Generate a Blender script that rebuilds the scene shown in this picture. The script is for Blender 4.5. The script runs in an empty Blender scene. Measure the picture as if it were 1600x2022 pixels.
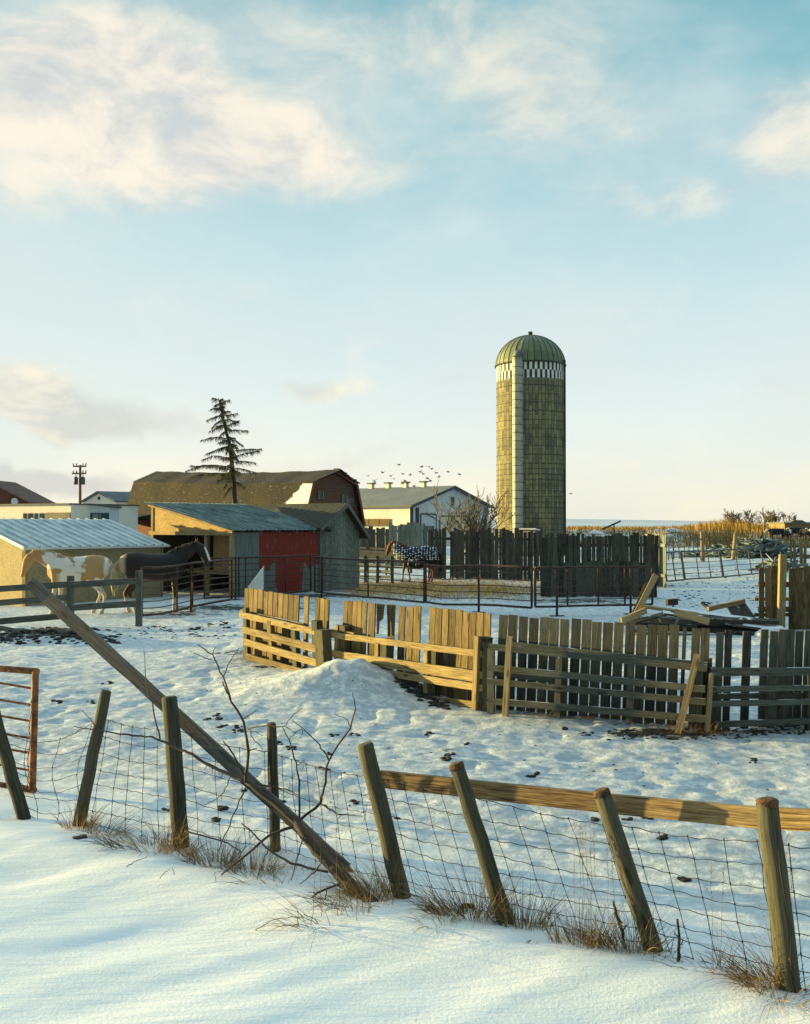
import bpy, math, random
import numpy as np
from mathutils import Vector, Matrix
random.seed(7)
C = bpy.context.scene
COL = C.collection
# ------------------------------------------------------------------ camera
F = 2000.0; HC = 2.8; PITCH = math.atan(24/2000)
cam_d = bpy.data.cameras.new('camera'); cam = bpy.data.objects.new('camera', cam_d); COL.objects.link(cam)
cam_d.sensor_fit = 'HORIZONTAL'; cam_d.sensor_width = 36; cam_d.lens = 45
cam_d.clip_start = 0.1; cam_d.clip_end = 20000
cam.location = (0, 0, HC); cam.rotation_euler = (math.pi/2 + PITCH, 0, 0)
C.camera = cam
C.view_settings.view_transform = 'Standard'; C.view_settings.look = 'None'
C.view_settings.exposure = 1.27; C.view_settings.gamma = 1.0
# ------------------------------------------------------------------ sun
SUN_AZ = math.atan2(-1.0, 0.30); SUN_EL = math.radians(4.4)
sd = Vector((math.sin(SUN_AZ)*math.cos(SUN_EL), math.cos(SUN_AZ)*math.cos(SUN_EL), math.sin(SUN_EL)))
sun_d = bpy.data.lights.new('sun', 'SUN'); sun_d.energy = 5.0; sun_d.angle = math.radians(0.6); sun_d.color = (1.0, 0.73, 0.24)
sun = bpy.data.objects.new('sun', sun_d); COL.objects.link(sun)
sun.rotation_euler = sd.to_track_quat('Z', 'Y').to_euler(); sun.location = (-30, 10, 30)

# ------------------------------------------------------------------ node helpers
class NT:
    def __init__(s, tree): s.t = tree; s.t.nodes.clear()
    def n(s, ty, **kw):
        nd = s.t.nodes.new(ty)
        for k, v in kw.items(): setattr(nd, k, v)
        return nd
    def put(s, sock, v):
        if hasattr(v, 'is_output') : s.t.links.new(v, sock)
        elif v is not None:
            if isinstance(v, (tuple, list)) and sock.type == 'RGBA' and len(v) == 3: v = (*v, 1)
            sock.default_value = v
    def m(s, op, a, b=None, c=None, clamp=False):
        nd = s.n('ShaderNodeMath', operation=op, use_clamp=clamp)
        for i, v in enumerate((a, b, c)):
            if v is not None: s.put(nd.inputs[i], v)
        return nd.outputs[0]
    def vm(s, op, a, b=None, out=0):
        nd = s.n('ShaderNodeVectorMath', operation=op)
        s.put(nd.inputs[0], a)
        if b is not None: s.put(nd.inputs[1], b)
        return nd.outputs[out]
    def mix(s, f, a, b, mode='MIX'):
        nd = s.n('ShaderNodeMix', data_type='RGBA', blend_type=mode)
        s.put(nd.inputs[0], f); s.put(nd.inputs[6], a); s.put(nd.inputs[7], b)
        return nd.outputs[2]
    def sm(s, v, a, b, lo=0.0, hi=1.0):
        nd = s.n('ShaderNodeMapRange', interpolation_type='SMOOTHSTEP')
        s.put(nd.inputs[0], v); s.put(nd.inputs[1], a); s.put(nd.inputs[2], b); s.put(nd.inputs[3], lo); s.put(nd.inputs[4], hi)
        return nd.outputs[0]
    def noise(s, vec, scale=5, detail=4, rough=0.55, dist=0.0, out=0):
        nd = s.n('ShaderNodeTexNoise'); s.put(nd.inputs['Vector'], vec)
        nd.inputs['Scale'].default_value = scale; nd.inputs['Detail'].default_value = detail
        nd.inputs['Roughness'].default_value = rough; nd.inputs['Distortion'].default_value = dist
        return nd.outputs[out]
    def mapping(s, vec, scale=(1,1,1), rot=(0,0,0), loc=(0,0,0)):
        nd = s.n('ShaderNodeMapping'); s.put(nd.inputs[0], vec)
        nd.inputs[1].default_value = loc; nd.inputs[2].default_value = rot; nd.inputs[3].default_value = scale
        return nd.outputs[0]
    def ramp(s, f, stops, interp='LINEAR'):
        nd = s.n('ShaderNodeValToRGB'); s.put(nd.inputs[0], f); cr = nd.color_ramp; cr.interpolation = interp
        while len(cr.elements) < len(stops): cr.elements.new(0.5)
        for e, (p, c) in zip(cr.elements, stops): e.position = p; e.color = (*c, 1) if len(c) == 3 else c
        return nd.outputs[0]
    def attr(s, name): return s.n('ShaderNodeAttribute', attribute_name=name)
    def bump(s, h, strength=0.5, dist=0.02):
        nd = s.n('ShaderNodeBump'); nd.inputs['Strength'].default_value = strength; nd.inputs['Distance'].default_value = dist
        s.put(nd.inputs['Height'], h); return nd.outputs[0]
def lin(r, g, b):
    f = lambda v: (v/255/12.92) if v/255 <= 0.04045 else ((v/255+0.055)/1.055)**2.4
    return (f(r), f(g), f(b))

# ------------------------------------------------------------------ world
W = bpy.data.worlds.new('World'); C.world = W; W.use_nodes = True
w = NT(W.node_tree)
sky = w.n('ShaderNodeTexSky', sky_type='NISHITA'); sky.sun_disc = False
sky.sun_elevation = SUN_EL; sky.sun_rotation = SUN_AZ; sky.altitude = 900; sky.air_density = 1.0; sky.dust_density = 1.5
d = w.n('ShaderNodeTexCoord').outputs['Generated']
sep = w.n('ShaderNodeSeparateXYZ'); w.put(sep.inputs[0], d); dz = sep.outputs[2]; dx = sep.outputs[0]
base = w.ramp(w.m('MULTIPLY', dz, 1.0, clamp=True), [
    (0.000, lin(238,230,200)), (0.035, lin(238,233,212)), (0.085, lin(222,229,225)), (0.16, lin(204,221,223)),
    (0.27, lin(178,208,214)), (0.40, lin(132,182,192)), (0.48, lin(116,170,182)), (0.60, lin(150,210,225)), (1.0, lin(155,216,238))])
dy = sep.outputs[1]
# made-up bright sky overhead, above the frame, added to light the snow
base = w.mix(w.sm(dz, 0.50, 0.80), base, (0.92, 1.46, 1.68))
# warmer and paler towards the sun (left)
sunside = w.sm(dx, 0.1, -0.9)
base = w.mix(w.m('MULTIPLY', sunside, 0.35), base, lin(246,236,212))
def dirpx(px, py): return Vector(((px-800)/F, 1.0, (1035-py)/F)).normalized()
wn = w.noise(d, 3.2, 5, 0.62, out=1)
warp = w.vm('SUBTRACT', wn, (0.5,0.5,0.5)); warp = w.vm('SCALE', warp); warp.node.inputs[3].default_value = 0.16
dw = w.vm('ADD', d, warp)
nfine = w.noise(w.mapping(d, (1,1,1.9)), 7.5, 9, 0.62, 0.4)
nbig = w.noise(w.mapping(d, (1,1,2.2), loc=(3,1,7)), 2.8, 5, 0.6)
def blob(px, py, rx, ry, wgt):
    c = dirpx(px, py)
    v = w.vm('SUBTRACT', dw, tuple(c)); v = w.vm('MULTIPLY', v, (F/rx, F/rx, F/ry))
    L = w.vm('LENGTH', v, out=1)
    return w.m('MULTIPLY', w.sm(L, 1.0, 0.0), wgt)
def addall(bl):
    t = bl[0]
    for b in bl[1:]: t = w.m('ADD', t, b)
    return t
hi = addall([blob(*a) for a in [
    (60,150,360,190,1.15), (230,240,360,200,1.2), (430,300,360,150,1.0), (640,330,360,120,.7), (30,380,120,80,.7), (400,90,420,120,.5),
    (660,190,150,90,.4), (980,60,380,150,.55), (1090,180,240,150,.6), (700,60,400,140,.25), (1590,220,150,140,1.05), (1340,390,300,70,.7), (1250,250,400,120,.35), (1580,330,150,70,.4)]])
cl_hi = w.sm(w.m('ADD', hi, w.m('MULTIPLY', w.m('SUBTRACT', nfine, 0.5), 1.55)), 0.0, 1.35)
lo = addall([blob(*a) for a in [
    (100,790,300,80,1.3), (300,830,380,65,1.0), (620,725,150,42,.9), (720,870,260,45,.6), (900,740,110,40,.45), (100,850,260,40,.7),
    (430,700,110,40,.4), (1560,790,140,50,.5), (1360,800,120,40,.4), (930,520,90,30,.35), (560,900,420,40,.5)]])
cl_lo = w.sm(w.m('ADD', lo, w.m('MULTIPLY', w.m('SUBTRACT', nfine, 0.5), 1.5)), 0.10, 1.2)
gen = w.sm(nbig, 0.38, 0.70, 0, 0.70)
skyc = w.mix(gen, base, lin(212,220,218))
hic = w.mix(w.sm(nfine, 0.35, 0.62), lin(192,198,200), lin(243,233,214))
skyc = w.mix(w.m('MULTIPLY', cl_hi, 0.95), skyc, hic)
skyc = w.mix(w.m('MULTIPLY', cl_lo, 0.75), skyc, w.mix(w.sm(nfine, 0.42, 0.62), lin(196,196,192), lin(247,234,206)))
# grey stratus bank low on the left horizon
bank = blob(60, 955, 420, 42, 1.0)
skyc = w.mix(w.m('MULTIPLY', w.sm(w.m('ADD', bank, w.m('MULTIPLY', w.m('SUBTRACT', nbig, 0.5), 0.8)), 0.15, 0.8), 0.62), skyc, lin(182,184,190))
skyc = w.mix(1.0, skyc, (10,10,10), 'MULTIPLY')
# unseen sky behind the camera, darkened on purpose to deepen the shaded faces
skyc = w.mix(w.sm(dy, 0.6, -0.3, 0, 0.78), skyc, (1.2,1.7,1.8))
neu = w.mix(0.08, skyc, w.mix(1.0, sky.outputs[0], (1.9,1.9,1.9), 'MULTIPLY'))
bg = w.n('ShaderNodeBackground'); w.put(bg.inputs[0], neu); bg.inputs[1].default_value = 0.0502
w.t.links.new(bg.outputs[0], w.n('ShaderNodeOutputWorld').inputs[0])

# ------------------------------------------------------------------ placing helpers
def P(px, py, depth):
    u = (px-800)/F; v = (1011-py)/F
    y = math.cos(PITCH) - v*math.sin(PITCH); z = math.sin(PITCH) + v*math.cos(PITCH)
    k = depth/y
    return Vector((u*k, depth, HC + z*k))
def _hash(ix, iy, seed):
    h = (ix.astype(np.int64)*374761393 + iy.astype(np.int64)*668265263 + seed*974711) & 0xffffffff
    h = ((h ^ (h >> 13))*1274126177) & 0xffffffff
    h = (h ^ (h >> 16)) & 0xffffffff
    return h/4294967295.0
def vnoise(x, y, seed=0):
    ix = np.floor(x); iy = np.floor(y); fx = x-ix; fy = y-iy
    fx = fx*fx*(3-2*fx); fy = fy*fy*(3-2*fy)
    a = _hash(ix,iy,seed); b = _hash(ix+1,iy,seed); c = _hash(ix,iy+1,seed); d_ = _hash(ix+1,iy+1,seed)
    return (a*(1-fx)+b*fx)*(1-fy) + (c*(1-fx)+d_*fx)*fy
def fbm(x, y, o=4, seed=0, g=0.5):
    t = 0; a = 1; s = 0
    for i in range(o):
        t = t + a*vnoise(x*2**i+i*17.3, y*2**i+i*9.1, seed+i); s += a; a *= g
    return t/s
def ss(t): t = np.clip(t, 0, 1); return t*t*(3-2*t)
def fence_line(x): return 7.55 - (x-0.0)*0.557     # depth of the front fence as a function of x
def ground(x, y):
    x = np.asarray(x, float); y = np.asarray(y, float)
    z = 0.4*ss((y-7)/12)
    fl = fence_line(x)
    near = ss((fl+0.5-y)/1.2)
    # wind drifts on the near side of the wire fence
    a = x*0.90 + y*0.42; b = -x*0.42 + y*0.90
    z = z + near*(0.065*(fbm(a*0.35, b*1.3, 3, 5)-0.5) + 0.020*(fbm(a*1.0, b*5.0, 3, 9)-0.5) + 0.012*(fbm(a*2.2, b*9.0, 2, 19)-0.5)*ss((x+0.5)/2))
    z = z + 0.10*np.exp(-((y-(fl-0.55))/0.5)**2)*near - 0.0
    z = z + 0.07*np.exp(-((y-(fl+0.1))/0.35)**2)*(fbm(x*1.3, y*1.1, 2, 31)-0.35)
    # trampled yard
    far = ss((y-fl-0.2)/1.5)*ss((75-y)/30)
    z = z + far*(0.07*(fbm(x*0.45, y*0.45, 2, 21)-0.5) + 0.036*(fbm(x*4.3, y*4.3, 4, 23, 0.65)-0.5))
    tr = ss((fbm(x*0.6, y*0.6, 2, 77)-0.42)/0.2)*far*ss((32-y)/10)
    z = z - tr*0.025*ss((vnoise(x*4.2, y*3.1, 41)-0.62)/0.2)
    # snow mound by the corral
    mx, my = -0.74, 15.35
    rr = np.sqrt(((x-mx)/1.0)**2*np.where(x < mx, 0.45, 1.35) + ((y-my)/0.85)**2)
    z = z + 0.42*np.exp(-rr**2*1.25)*(1+0.5*(fbm(x*2.6,y*2.6,4,51)-0.5))
    # worn hollow paths along the gates
    z = z - 0.06*np.exp(-((y-(26.5+0.25*(x+6)))/0.8)**2)*ss((x+9)/3)*ss((14-x)/3)*(0.4+fbm(x*1.7,y*1.7,2,91))
    # dung heap by the board fence on the left
    hx, hy = -8.0, 21.0
    z = z + 0.22*np.exp(-((x-hx)/1.9)**4 - ((y-hy)/0.9)**2)*(0.5+1.1*fbm(x*3.1,y*3.1,3,61))
    # gentle hollow / hump far yard on the right
    z = z + 0.5*np.exp(-((x-22)/10)**2-((y-60)/12)**2)*0.5
    z = z + 1.6*ss((y-95)/60)*ss((x-5)/20)*ss((420-y)/200) + 6*ss((y-900)/2500)
    return z
def gz(x, y):
    i = min(max(int(np.searchsorted(xs, x))-1, 0), len(xs)-2); j = min(max(int(np.searchsorted(ys, y))-1, 0), len(ys)-2)
    a = (x-xs[i])/(xs[i+1]-xs[i]); b = (y-ys[j])/(ys[j+1]-ys[j])
    return float((Z[j,i]*(1-a)+Z[j,i+1]*a)*(1-b) + (Z[j+1,i]*(1-a)+Z[j+1,i+1]*a)*b)
def G(px, depth, dz=0.0):
    x = (px-800)/F*depth*1.0
    return Vector((x, depth, gz(x, depth)+dz))

def tag(o, label=None, cat=None, group=None, kind=None):
    if label: o['label'] = label
    if cat: o['category'] = cat
    if group: o['group'] = group
    if kind: o['kind'] = kind
    return o
def thing(name, loc, label, cat, group=None, rz=0):
    o = bpy.data.objects.new(name, None); COL.objects.link(o); o.location = loc; o.rotation_euler = (0,0,rz)
    o.empty_display_size = 0.2
    return tag(o, label, cat, group)
ORIGIN = Vector((0,0,0))
class MB:
    def __init__(s): s.v = []; s.f = []; s.uv = []; s.r = []; s.smooth = []
    def face(s, idx, uvs, r, sm=False): s.f.append(idx); s.uv.extend(uvs); s.r.append(r); s.smooth.append(sm)
    def beam(s, p0, p1, wd, th, side=None, r=None, taper=1.0, rough=0.0):
        """box from p0 to p1; wd along 'side', th across it"""
        p0 = Vector(p0); p1 = Vector(p1); ax = (p1-p0); L = ax.length
        if L < 1e-6: return
        ax.normalize()
        if side is None: side = Vector((0,0,1)) if abs(ax.z) < 0.8 else Vector((1,0,0))
        side = Vector(side); side = (side - ax*side.dot(ax)).normalized(); nn = ax.cross(side)
        r = random.random() if r is None else r
        u0 = random.random()*10; b = len(s.v)
        nseg = 1 if rough == 0 else max(2, int(L/0.25))
        for k in range(nseg+1):
            t = k/nseg; c = p0.lerp(p1, t); f = 1+(taper-1)*t
            jw = 1+random.uniform(-rough, rough); off = (side*random.uniform(-1,1)+nn*random.uniform(-1,1))*rough*wd*0.5
            for (a, q) in ((-1,-1),(1,-1),(1,1),(-1,1)):
                s.v.append(c + off + side*(a*wd/2*f*jw) + nn*(q*th/2*f))
        for k in range(nseg):
            o = b+k*4; ua = u0+L*k/nseg; ub = u0+L*(k+1)/nseg
            for i, (i2, ww, vo) in enumerate(((1,wd,0),(2,th,.3),(3,wd,.5),(0,th,.8))):
                s.face((o+i, o+i2, o+4+i2, o+4+i), [(ua,vo),(ua,vo+ww),(ub,vo+ww),(ub,vo)], r)
        e = b+nseg*4
        s.face((b+3,b+2,b+1,b), [(u0,0),(u0+.01,wd),(u0+.02,0),(u0+.03,wd)], r)
        s.face((e,e+1,e+2,e+3), [(u0,0),(u0+.01,wd),(u0+.02,0),(u0+.03,wd)], r)
    def tube(s, pts, rad, n=8, r=None, wob=0.0, cap=True):
        pts = [Vector(p) for p in pts]
        if not isinstance(rad, (list, tuple)): rad = [rad]*len(pts)
        r = random.random() if r is None else r
        b = len(s.v); L = 0; u0 = random.random()*10; prev = None; us = []
        for i, p in enumerate(pts):
            t = (pts[min(i+1,len(pts)-1)] - pts[max(i-1,0)]);
            if t.length < 1e-9: t = Vector((0,0,1))
            t.normalize()
            if prev is None: a = t.orthogonal().normalized()
            else:
                a = prev - t*prev.dot(t)
                a = a.normalized() if a.length > 1e-6 else t.orthogonal().normalized()
            prev = a; c = t.cross(a)
            if i: L += (p-pts[i-1]).length
            us.append(u0+L)
            for k in range(n):
                an = 2*math.pi*k/n; rr = rad[i]*(1+random.uniform(-wob, wob))
                s.v.append(p + (a*math.cos(an)+c*math.sin(an))*rr)
        circ = 2*math.pi*max(rad)
        for i in range(len(pts)-1):
            for k in range(n):
                k2 = (k+1) % n; o = b+i*n
                s.face((o+k, o+k2, o+n+k2, o+n+k), [(us[i],circ*k/n),(us[i],circ*(k+1)/n),(us[i+1],circ*(k+1)/n),(us[i+1],circ*k/n)], r, True)
        if cap:
            s.face(tuple(b+k for k in reversed(range(n))), [(u0,k*.01) for k in range(n)], r)
            o = b+(len(pts)-1)*n
            s.face(tuple(o+k for k in range(n)), [(u0,k*.01) for k in range(n)], r)
    def poly(s, pts, r=None, uvs=None):
        b = len(s.v); s.v.extend([Vector(p) for p in pts]); r = random.random() if r is None else r
        if uvs is None:
            o = Vector(pts[0]); e = (Vector(pts[1])-o).normalized(); nn = (Vector(pts[1])-o).cross(Vector(pts[-1])-o).normalized(); g = nn.cross(e)
            uvs = [((Vector(p)-o).dot(e), (Vector(p)-o).dot(g)) for p in pts]
        s.face(tuple(range(b, b+len(pts))), uvs, r)
    def prism(s, pts, vec, r=None):
        """polygon extruded by vec, closed"""
        pts = [Vector(p) for p in pts]; vec = Vector(vec); q = [p+vec for p in pts]; r = random.random() if r is None else r
        s.poly(list(reversed(pts)), r); s.poly(q, r)
        for i in range(len(pts)):
            j = (i+1) % len(pts); s.poly([pts[i], pts[j], q[j], q[i]], r)
    def corrugated(s, o, along, slope, pitch=0.2, h=0.03, th=0.01, kind='rib', nslope=1, sag=0.0):
        """ribbed sheet starting at o"""
        o = Vector(o); along = Vector(along); slope = Vector(slope); L = along.length; nn = along.cross(slope).normalized()
        if nn.z < 0: nn = -nn
        xs = []
        t = 0
        if kind == 'rib':
            while t < L: xs += [(t,0),(t+pitch*.36,0),(t+pitch*.44,h),(t+pitch*.56,h),(t+pitch*.64,0)]; t += pitch
            xs = [x for x in xs if x[0] < L] + [(L,0)]
        else:
            m = max(8, int(L/pitch*6)); xs = [(L*i/m, h*0.5*math.sin(2*math.pi*(L*i/m)/pitch)) for i in range(m+1)]
        r = random.random()
        for lay in (0, 1):
            b = len(s.v); 
            for j in range(nslope+1):
                q = j/nslope
                for (x, y) in xs: s.v.append(o + along*(x/L) + slope*q + nn*(y - lay*th - sag*math.sin(math.pi*q)))
            nx = len(xs)
            for j in range(nslope):
                for i in range(nx-1):
                    a = b+j*nx+i; idx = (a, a+1, a+nx+1, a+nx)
                    x0, x1 = xs[i][0], xs[i+1][0]; s0 = slope.length*j/nslope; s1 = slope.length*(j+1)/nslope
                    s.face(idx, [(x0,s0),(x1,s0),(x1,s1),(x0,s1)], r)
    def build(s, name, mat, parent=None):
        me = bpy.data.meshes.new(name); off = parent.matrix_basis.inverted() if parent is not None else None
        if parent is not None and parent.parent is not None: off = parent.matrix_basis.inverted() @ parent.parent.matrix_basis.inverted()
        vs = s.v
        if off is not None: vs = [off @ v for v in s.v]
        me.from_pydata([tuple(v) for v in vs], [], s.f)
        uvl = me.uv_layers.new(name='UVMap'); uvl.data.foreach_set('uv', [c for uv in s.uv for c in uv])
        at = me.attributes.new('rnd', 'FLOAT', 'FACE'); at.data.foreach_set('value', s.r)
        me.polygons.foreach_set('use_smooth', s.smooth)
        me.materials.append(mat); me.update()
        o = bpy.data.objects.new(name, me); COL.objects.link(o)
        if parent is not None: o.parent = parent
        return o

# ------------------------------------------------------------------ materials
def mat(name, fn):
    m = bpy.data.materials.new(name); m.use_nodes = True; t = NT(m.node_tree)
    out = t.n('ShaderNodeOutputMaterial'); bs = t.n('ShaderNodeBsdfPrincipled'); t.t.links.new(bs.outputs[0], out.inputs[0])
    fn(t, bs); return m
def wood(name, dark, light, rough=0.85, snow=0.0, gs=1.0, knots=True):
    def fn(t, bs):
        uv = t.n('ShaderNodeTexCoord').outputs['UV']; r = t.attr('rnd').outputs['Fac']
        of = t.n('ShaderNodeCombineXYZ'); t.put(of.inputs[0], t.m('MULTIPLY', r, 37.0)); t.put(of.inputs[1], t.m('MULTIPLY', r, 11.0)); t.put(of.inputs[2], r)
        v = t.vm('ADD', uv, of.outputs[0])
        g = t.noise(t.mapping(v, (3.2*gs, 85*gs, 1)), 1.0, 6, 0.7, 0.35)
        g2 = t.noise(t.mapping(v, (1.6, 5, 1)), 1.0, 4, 0.6)
        g3 = t.noise(t.mapping(v, (5*gs, 150*gs, 1)), 1.0, 4, 0.7)
        f = t.m('ADD', t.m('MULTIPLY', t.m('SUBTRACT', g, 0.5), 2.4), t.m('ADD', t.m('MULTIPLY', t.m('SUBTRACT', g3, 0.5), 1.6), t.m('MULTIPLY', t.m('SUBTRACT', g2, 0.5), 0.8)))
        f = t.m('ADD', f, t.m('ADD', 0.22, t.m('MULTIPLY', r, 0.5)), clamp=True)
        c = t.mix(f, dark, light)
        if knots:
            vo = t.n('ShaderNodeTexVoronoi'); t.put(vo.inputs['Vector'], t.mapping(v, (2.2, 7, 1))); vo.inputs['Scale'].default_value = 1
            k = t.sm(vo.outputs[0], 0.20, 0.08); c = t.mix(t.m('MULTIPLY', k, 0.75), c, tuple(x*0.35 for x in dark))
        c = t.mix(t.sm(g, 0.40, 0.30, 0, 0.85), c, tuple(x*0.3 for x in dark))
        h = g
        if snow > 0:
            ge = t.n('ShaderNodeNewGeometry'); sp = t.n('ShaderNodeSeparateXYZ'); t.put(sp.inputs[0], ge.outputs['Normal'])
            pn = t.noise(ge.outputs['Position'], 3.0, 4)
            k = t.m('MULTIPLY', t.sm(sp.outputs[2], 0.6, 0.9), t.sm(pn, 0.62-snow*0.4, 0.70-snow*0.4)); c = t.mix(k, c, (0.8,0.84,0.87))
        t.put(bs.inputs['Base Color'], c); bs.inputs['Roughness'].default_value = rough
        t.put(bs.inputs['Normal'], t.bump(h, 0.9, 0.012))
    return mat(name, fn)
M = {}
M['grey_wood'] = wood('weathered_grey_wood', (0.03,0.032,0.028), (0.18,0.18,0.155))
M['fence_board'] = wood('weathered_fence_board', (0.022,0.015,0.006), (0.30,0.22,0.09))  # sunlit copy: the sun's gold is put into the board colour
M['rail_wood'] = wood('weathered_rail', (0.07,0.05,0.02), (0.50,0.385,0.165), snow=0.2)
M['shade_rail'] = wood('shaded_grey_rail', (0.035,0.042,0.036), (0.165,0.18,0.14), snow=0.2)  # shaded copy of the rail wood, shade put into its colour
M['shade_board'] = wood('shaded_fence_board', (0.018,0.021,0.017), (0.15,0.15,0.105))  # shaded copy of the fence board, darkened in colour to read as shade
M['slab_wood'] = wood('dark_slab_wood', (0.010,0.011,0.008), (0.14,0.135,0.105), gs=0.5)
M['slab_grey'] = wood('grey_slab_wood', (0.06,0.08,0.072), (0.28,0.32,0.285), gs=0.4)
M['post_wood'] = wood('post_wood', (0.010,0.013,0.009), (0.125,0.12,0.07), gs=1.2)
M['gold_rail'] = wood('rust_stained_rail', (0.07,0.03,0.010), (0.46,0.35,0.16), gs=0.9)
M['pole_wood'] = wood('squared_pole_wood', (0.018,0.019,0.018), (0.165,0.165,0.145), gs=1.1)
M['pale_wood'] = wood('pale_lumber', (0.16,0.115,0.05), (0.48,0.37,0.19), gs=0.6)
M['dark_lumber'] = wood('dark_lumber', (0.010,0.010,0.009), (0.07,0.065,0.05), snow=0.15)
M['snowy_lumber'] = wood('snowy_lumber', (0.03,0.03,0.025), (0.16,0.16,0.13), snow=1.2)
M['bark'] = wood('dead_bark', (0.010,0.009,0.007), (0.085,0.07,0.05), gs=1.0)
M['red_board'] = wood('barn_red_board', (0.06,0.028,0.02), (0.24,0.07,0.045), gs=0.6)

def simple(name, col, rough=0.7, metal=0.0, nz=0.0, ns=8.0, col2=None, bump=0.0, coord='Object'):
    def fn(t, bs):
        bs.inputs['Roughness'].default_value = rough; bs.inputs['Metallic'].default_value = metal
        g = t.noise(t.n('ShaderNodeTexCoord').outputs[coord], ns, 5, 0.62)
        c2 = col2 if col2 else tuple(x*(1-nz) for x in col)
        t.put(bs.inputs['Base Color'], t.mix(t.sm(g, 0.38, 0.62), c2, col))
        if bump: t.put(bs.inputs['Normal'], t.bump(g, bump, 0.02))
    return mat(name, fn)
M['rust_pipe'] = simple('rust_brown_pipe', (0.10,0.05,0.028), 0.6, 0.3, ns=12, col2=(0.035,0.02,0.014), bump=0.3)
M['rust_gate'] = simple('orange_rust_pipe', (0.38,0.15,0.04), 0.7, 0.2, ns=14, col2=(0.10,0.04,0.018), bump=0.4)
M['wire'] = simple('galvanised_wire', (0.05,0.05,0.045), 0.6, 0.4, ns=20, col2=(0.02,0.018,0.015))
M['grey_pipe'] = simple('grey_pipe', (0.10,0.12,0.12), 0.6, 0.3, ns=6, col2=(0.05,0.06,0.06))
M['chain'] = simple('steel_chain', (0.12,0.10,0.08), 0.5, 0.7, ns=30)
M['white_wall'] = simple('white_painted_wall', (0.78,0.75,0.66), 0.8, ns=0.5, nz=0.1)
M['white_metal'] = simple('white_metal_wall', (0.66,0.69,0.69), 0.6, ns=0.6, nz=0.15)
M['cool_white'] = simple('cool_white_siding', (0.60,0.64,0.66), 0.8, ns=0.5, nz=0.1)
M['glass'] = simple('dark_window_glass', (0.03,0.035,0.035), 0.15, ns=1)
M['amber_glass'] = simple('amber_window_glass', (0.16,0.11,0.04), 0.2, ns=1)
M['trim_dark'] = simple('dark_trim', (0.05,0.06,0.06), 0.7, ns=4)
M['olive_wall'] = simple('olive_wall', (0.20,0.19,0.12), 0.8, ns=0.5, nz=0.2)
M['teal_wall'] = simple('dark_teal_wall', (0.02,0.06,0.07), 0.7, ns=0.5, nz=0.3)
M['blue_white'] = simple('pale_blue_shade_wall', (0.55,0.62,0.66), 0.8, ns=1, nz=0.1)  # bluish shade of a gable put into the wall colour
M['brown_roof'] = simple('brown_roof', (0.14,0.075,0.055), 0.9, ns=1.5, nz=0.4)
M['grey_roof'] = simple('grey_shingle_roof', (0.13,0.155,0.165), 0.8, ns=1.2, nz=0.3, bump=0.3)
M['snow_roof'] = simple('snowy_roof', (0.72,0.75,0.78), 0.8, ns=0.3, col2=(0.45,0.48,0.5))
M['moss_top'] = simple('lichen_orange_top', (0.16,0.07,0.02), .95, ns=30, col2=(0.03,0.02,0.012), bump=1.0)
M['black'] = simple('black_steel', (0.012,0.012,0.012), 0.6, ns=8)
M['snow_lump'] = simple('snow_lump', (0.80,0.83,0.86), 0.7, ns=6, nz=0.06, bump=0.4)
M['dirt'] = simple('dark_dirt', (0.035,0.032,0.026), 0.95, ns=15, col2=(0.012,0.014,0.013), bump=1.0)
M['pole_far'] = simple('creosote_pole', (0.14,0.11,0.06), 0.9, ns=3)
M['bird'] = simple('bird_brown', (0.06,0.05,0.035), 0.9)
M['hill'] = simple('distant_snow_hill', (0.62,0.66,0.72), 1.0, ns=0.004, col2=(0.42,0.47,0.53))
M['concrete'] = simple('concrete', (0.35,0.33,0.28), 0.9, ns=3, nz=0.3)

def clap_fn(t, bs):
    co = t.n('ShaderNodeTexCoord').outputs['Object']; sp = t.n('ShaderNodeSeparateXYZ'); t.put(sp.inputs[0], co)
    row = t.m('FRACT', t.m('MULTIPLY', sp.outputs[2], 3.6)); n = t.noise(t.mapping(co, (.9,.9,5)), 1.6, 6, .7); n2 = t.noise(co, 7, 5, .7); n3 = t.noise(co, .6, 3)
    c = t.mix(t.sm(t.m('ADD', n, t.m('MULTIPLY', t.m('SUBTRACT', n3, .5), .5)), .42, .56), (0.16,0.045,0.02), (0.085,0.075,0.055))
    c = t.mix(t.sm(n2, .55, .72, 0, .7), c, (0.20,0.15,0.10)); c = t.mix(t.sm(row, .18, .02, 0, .85), c, (0.008,0.006,0.005)); c = t.mix(t.sm(n2, .42, .32, 0, .7), c, (0.012,0.01,0.008))
    t.put(bs.inputs['Base Color'], c); bs.inputs['Roughness'].default_value = .9
M['barn_clap'] = mat('weathered_red_clapboard', clap_fn)
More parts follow.
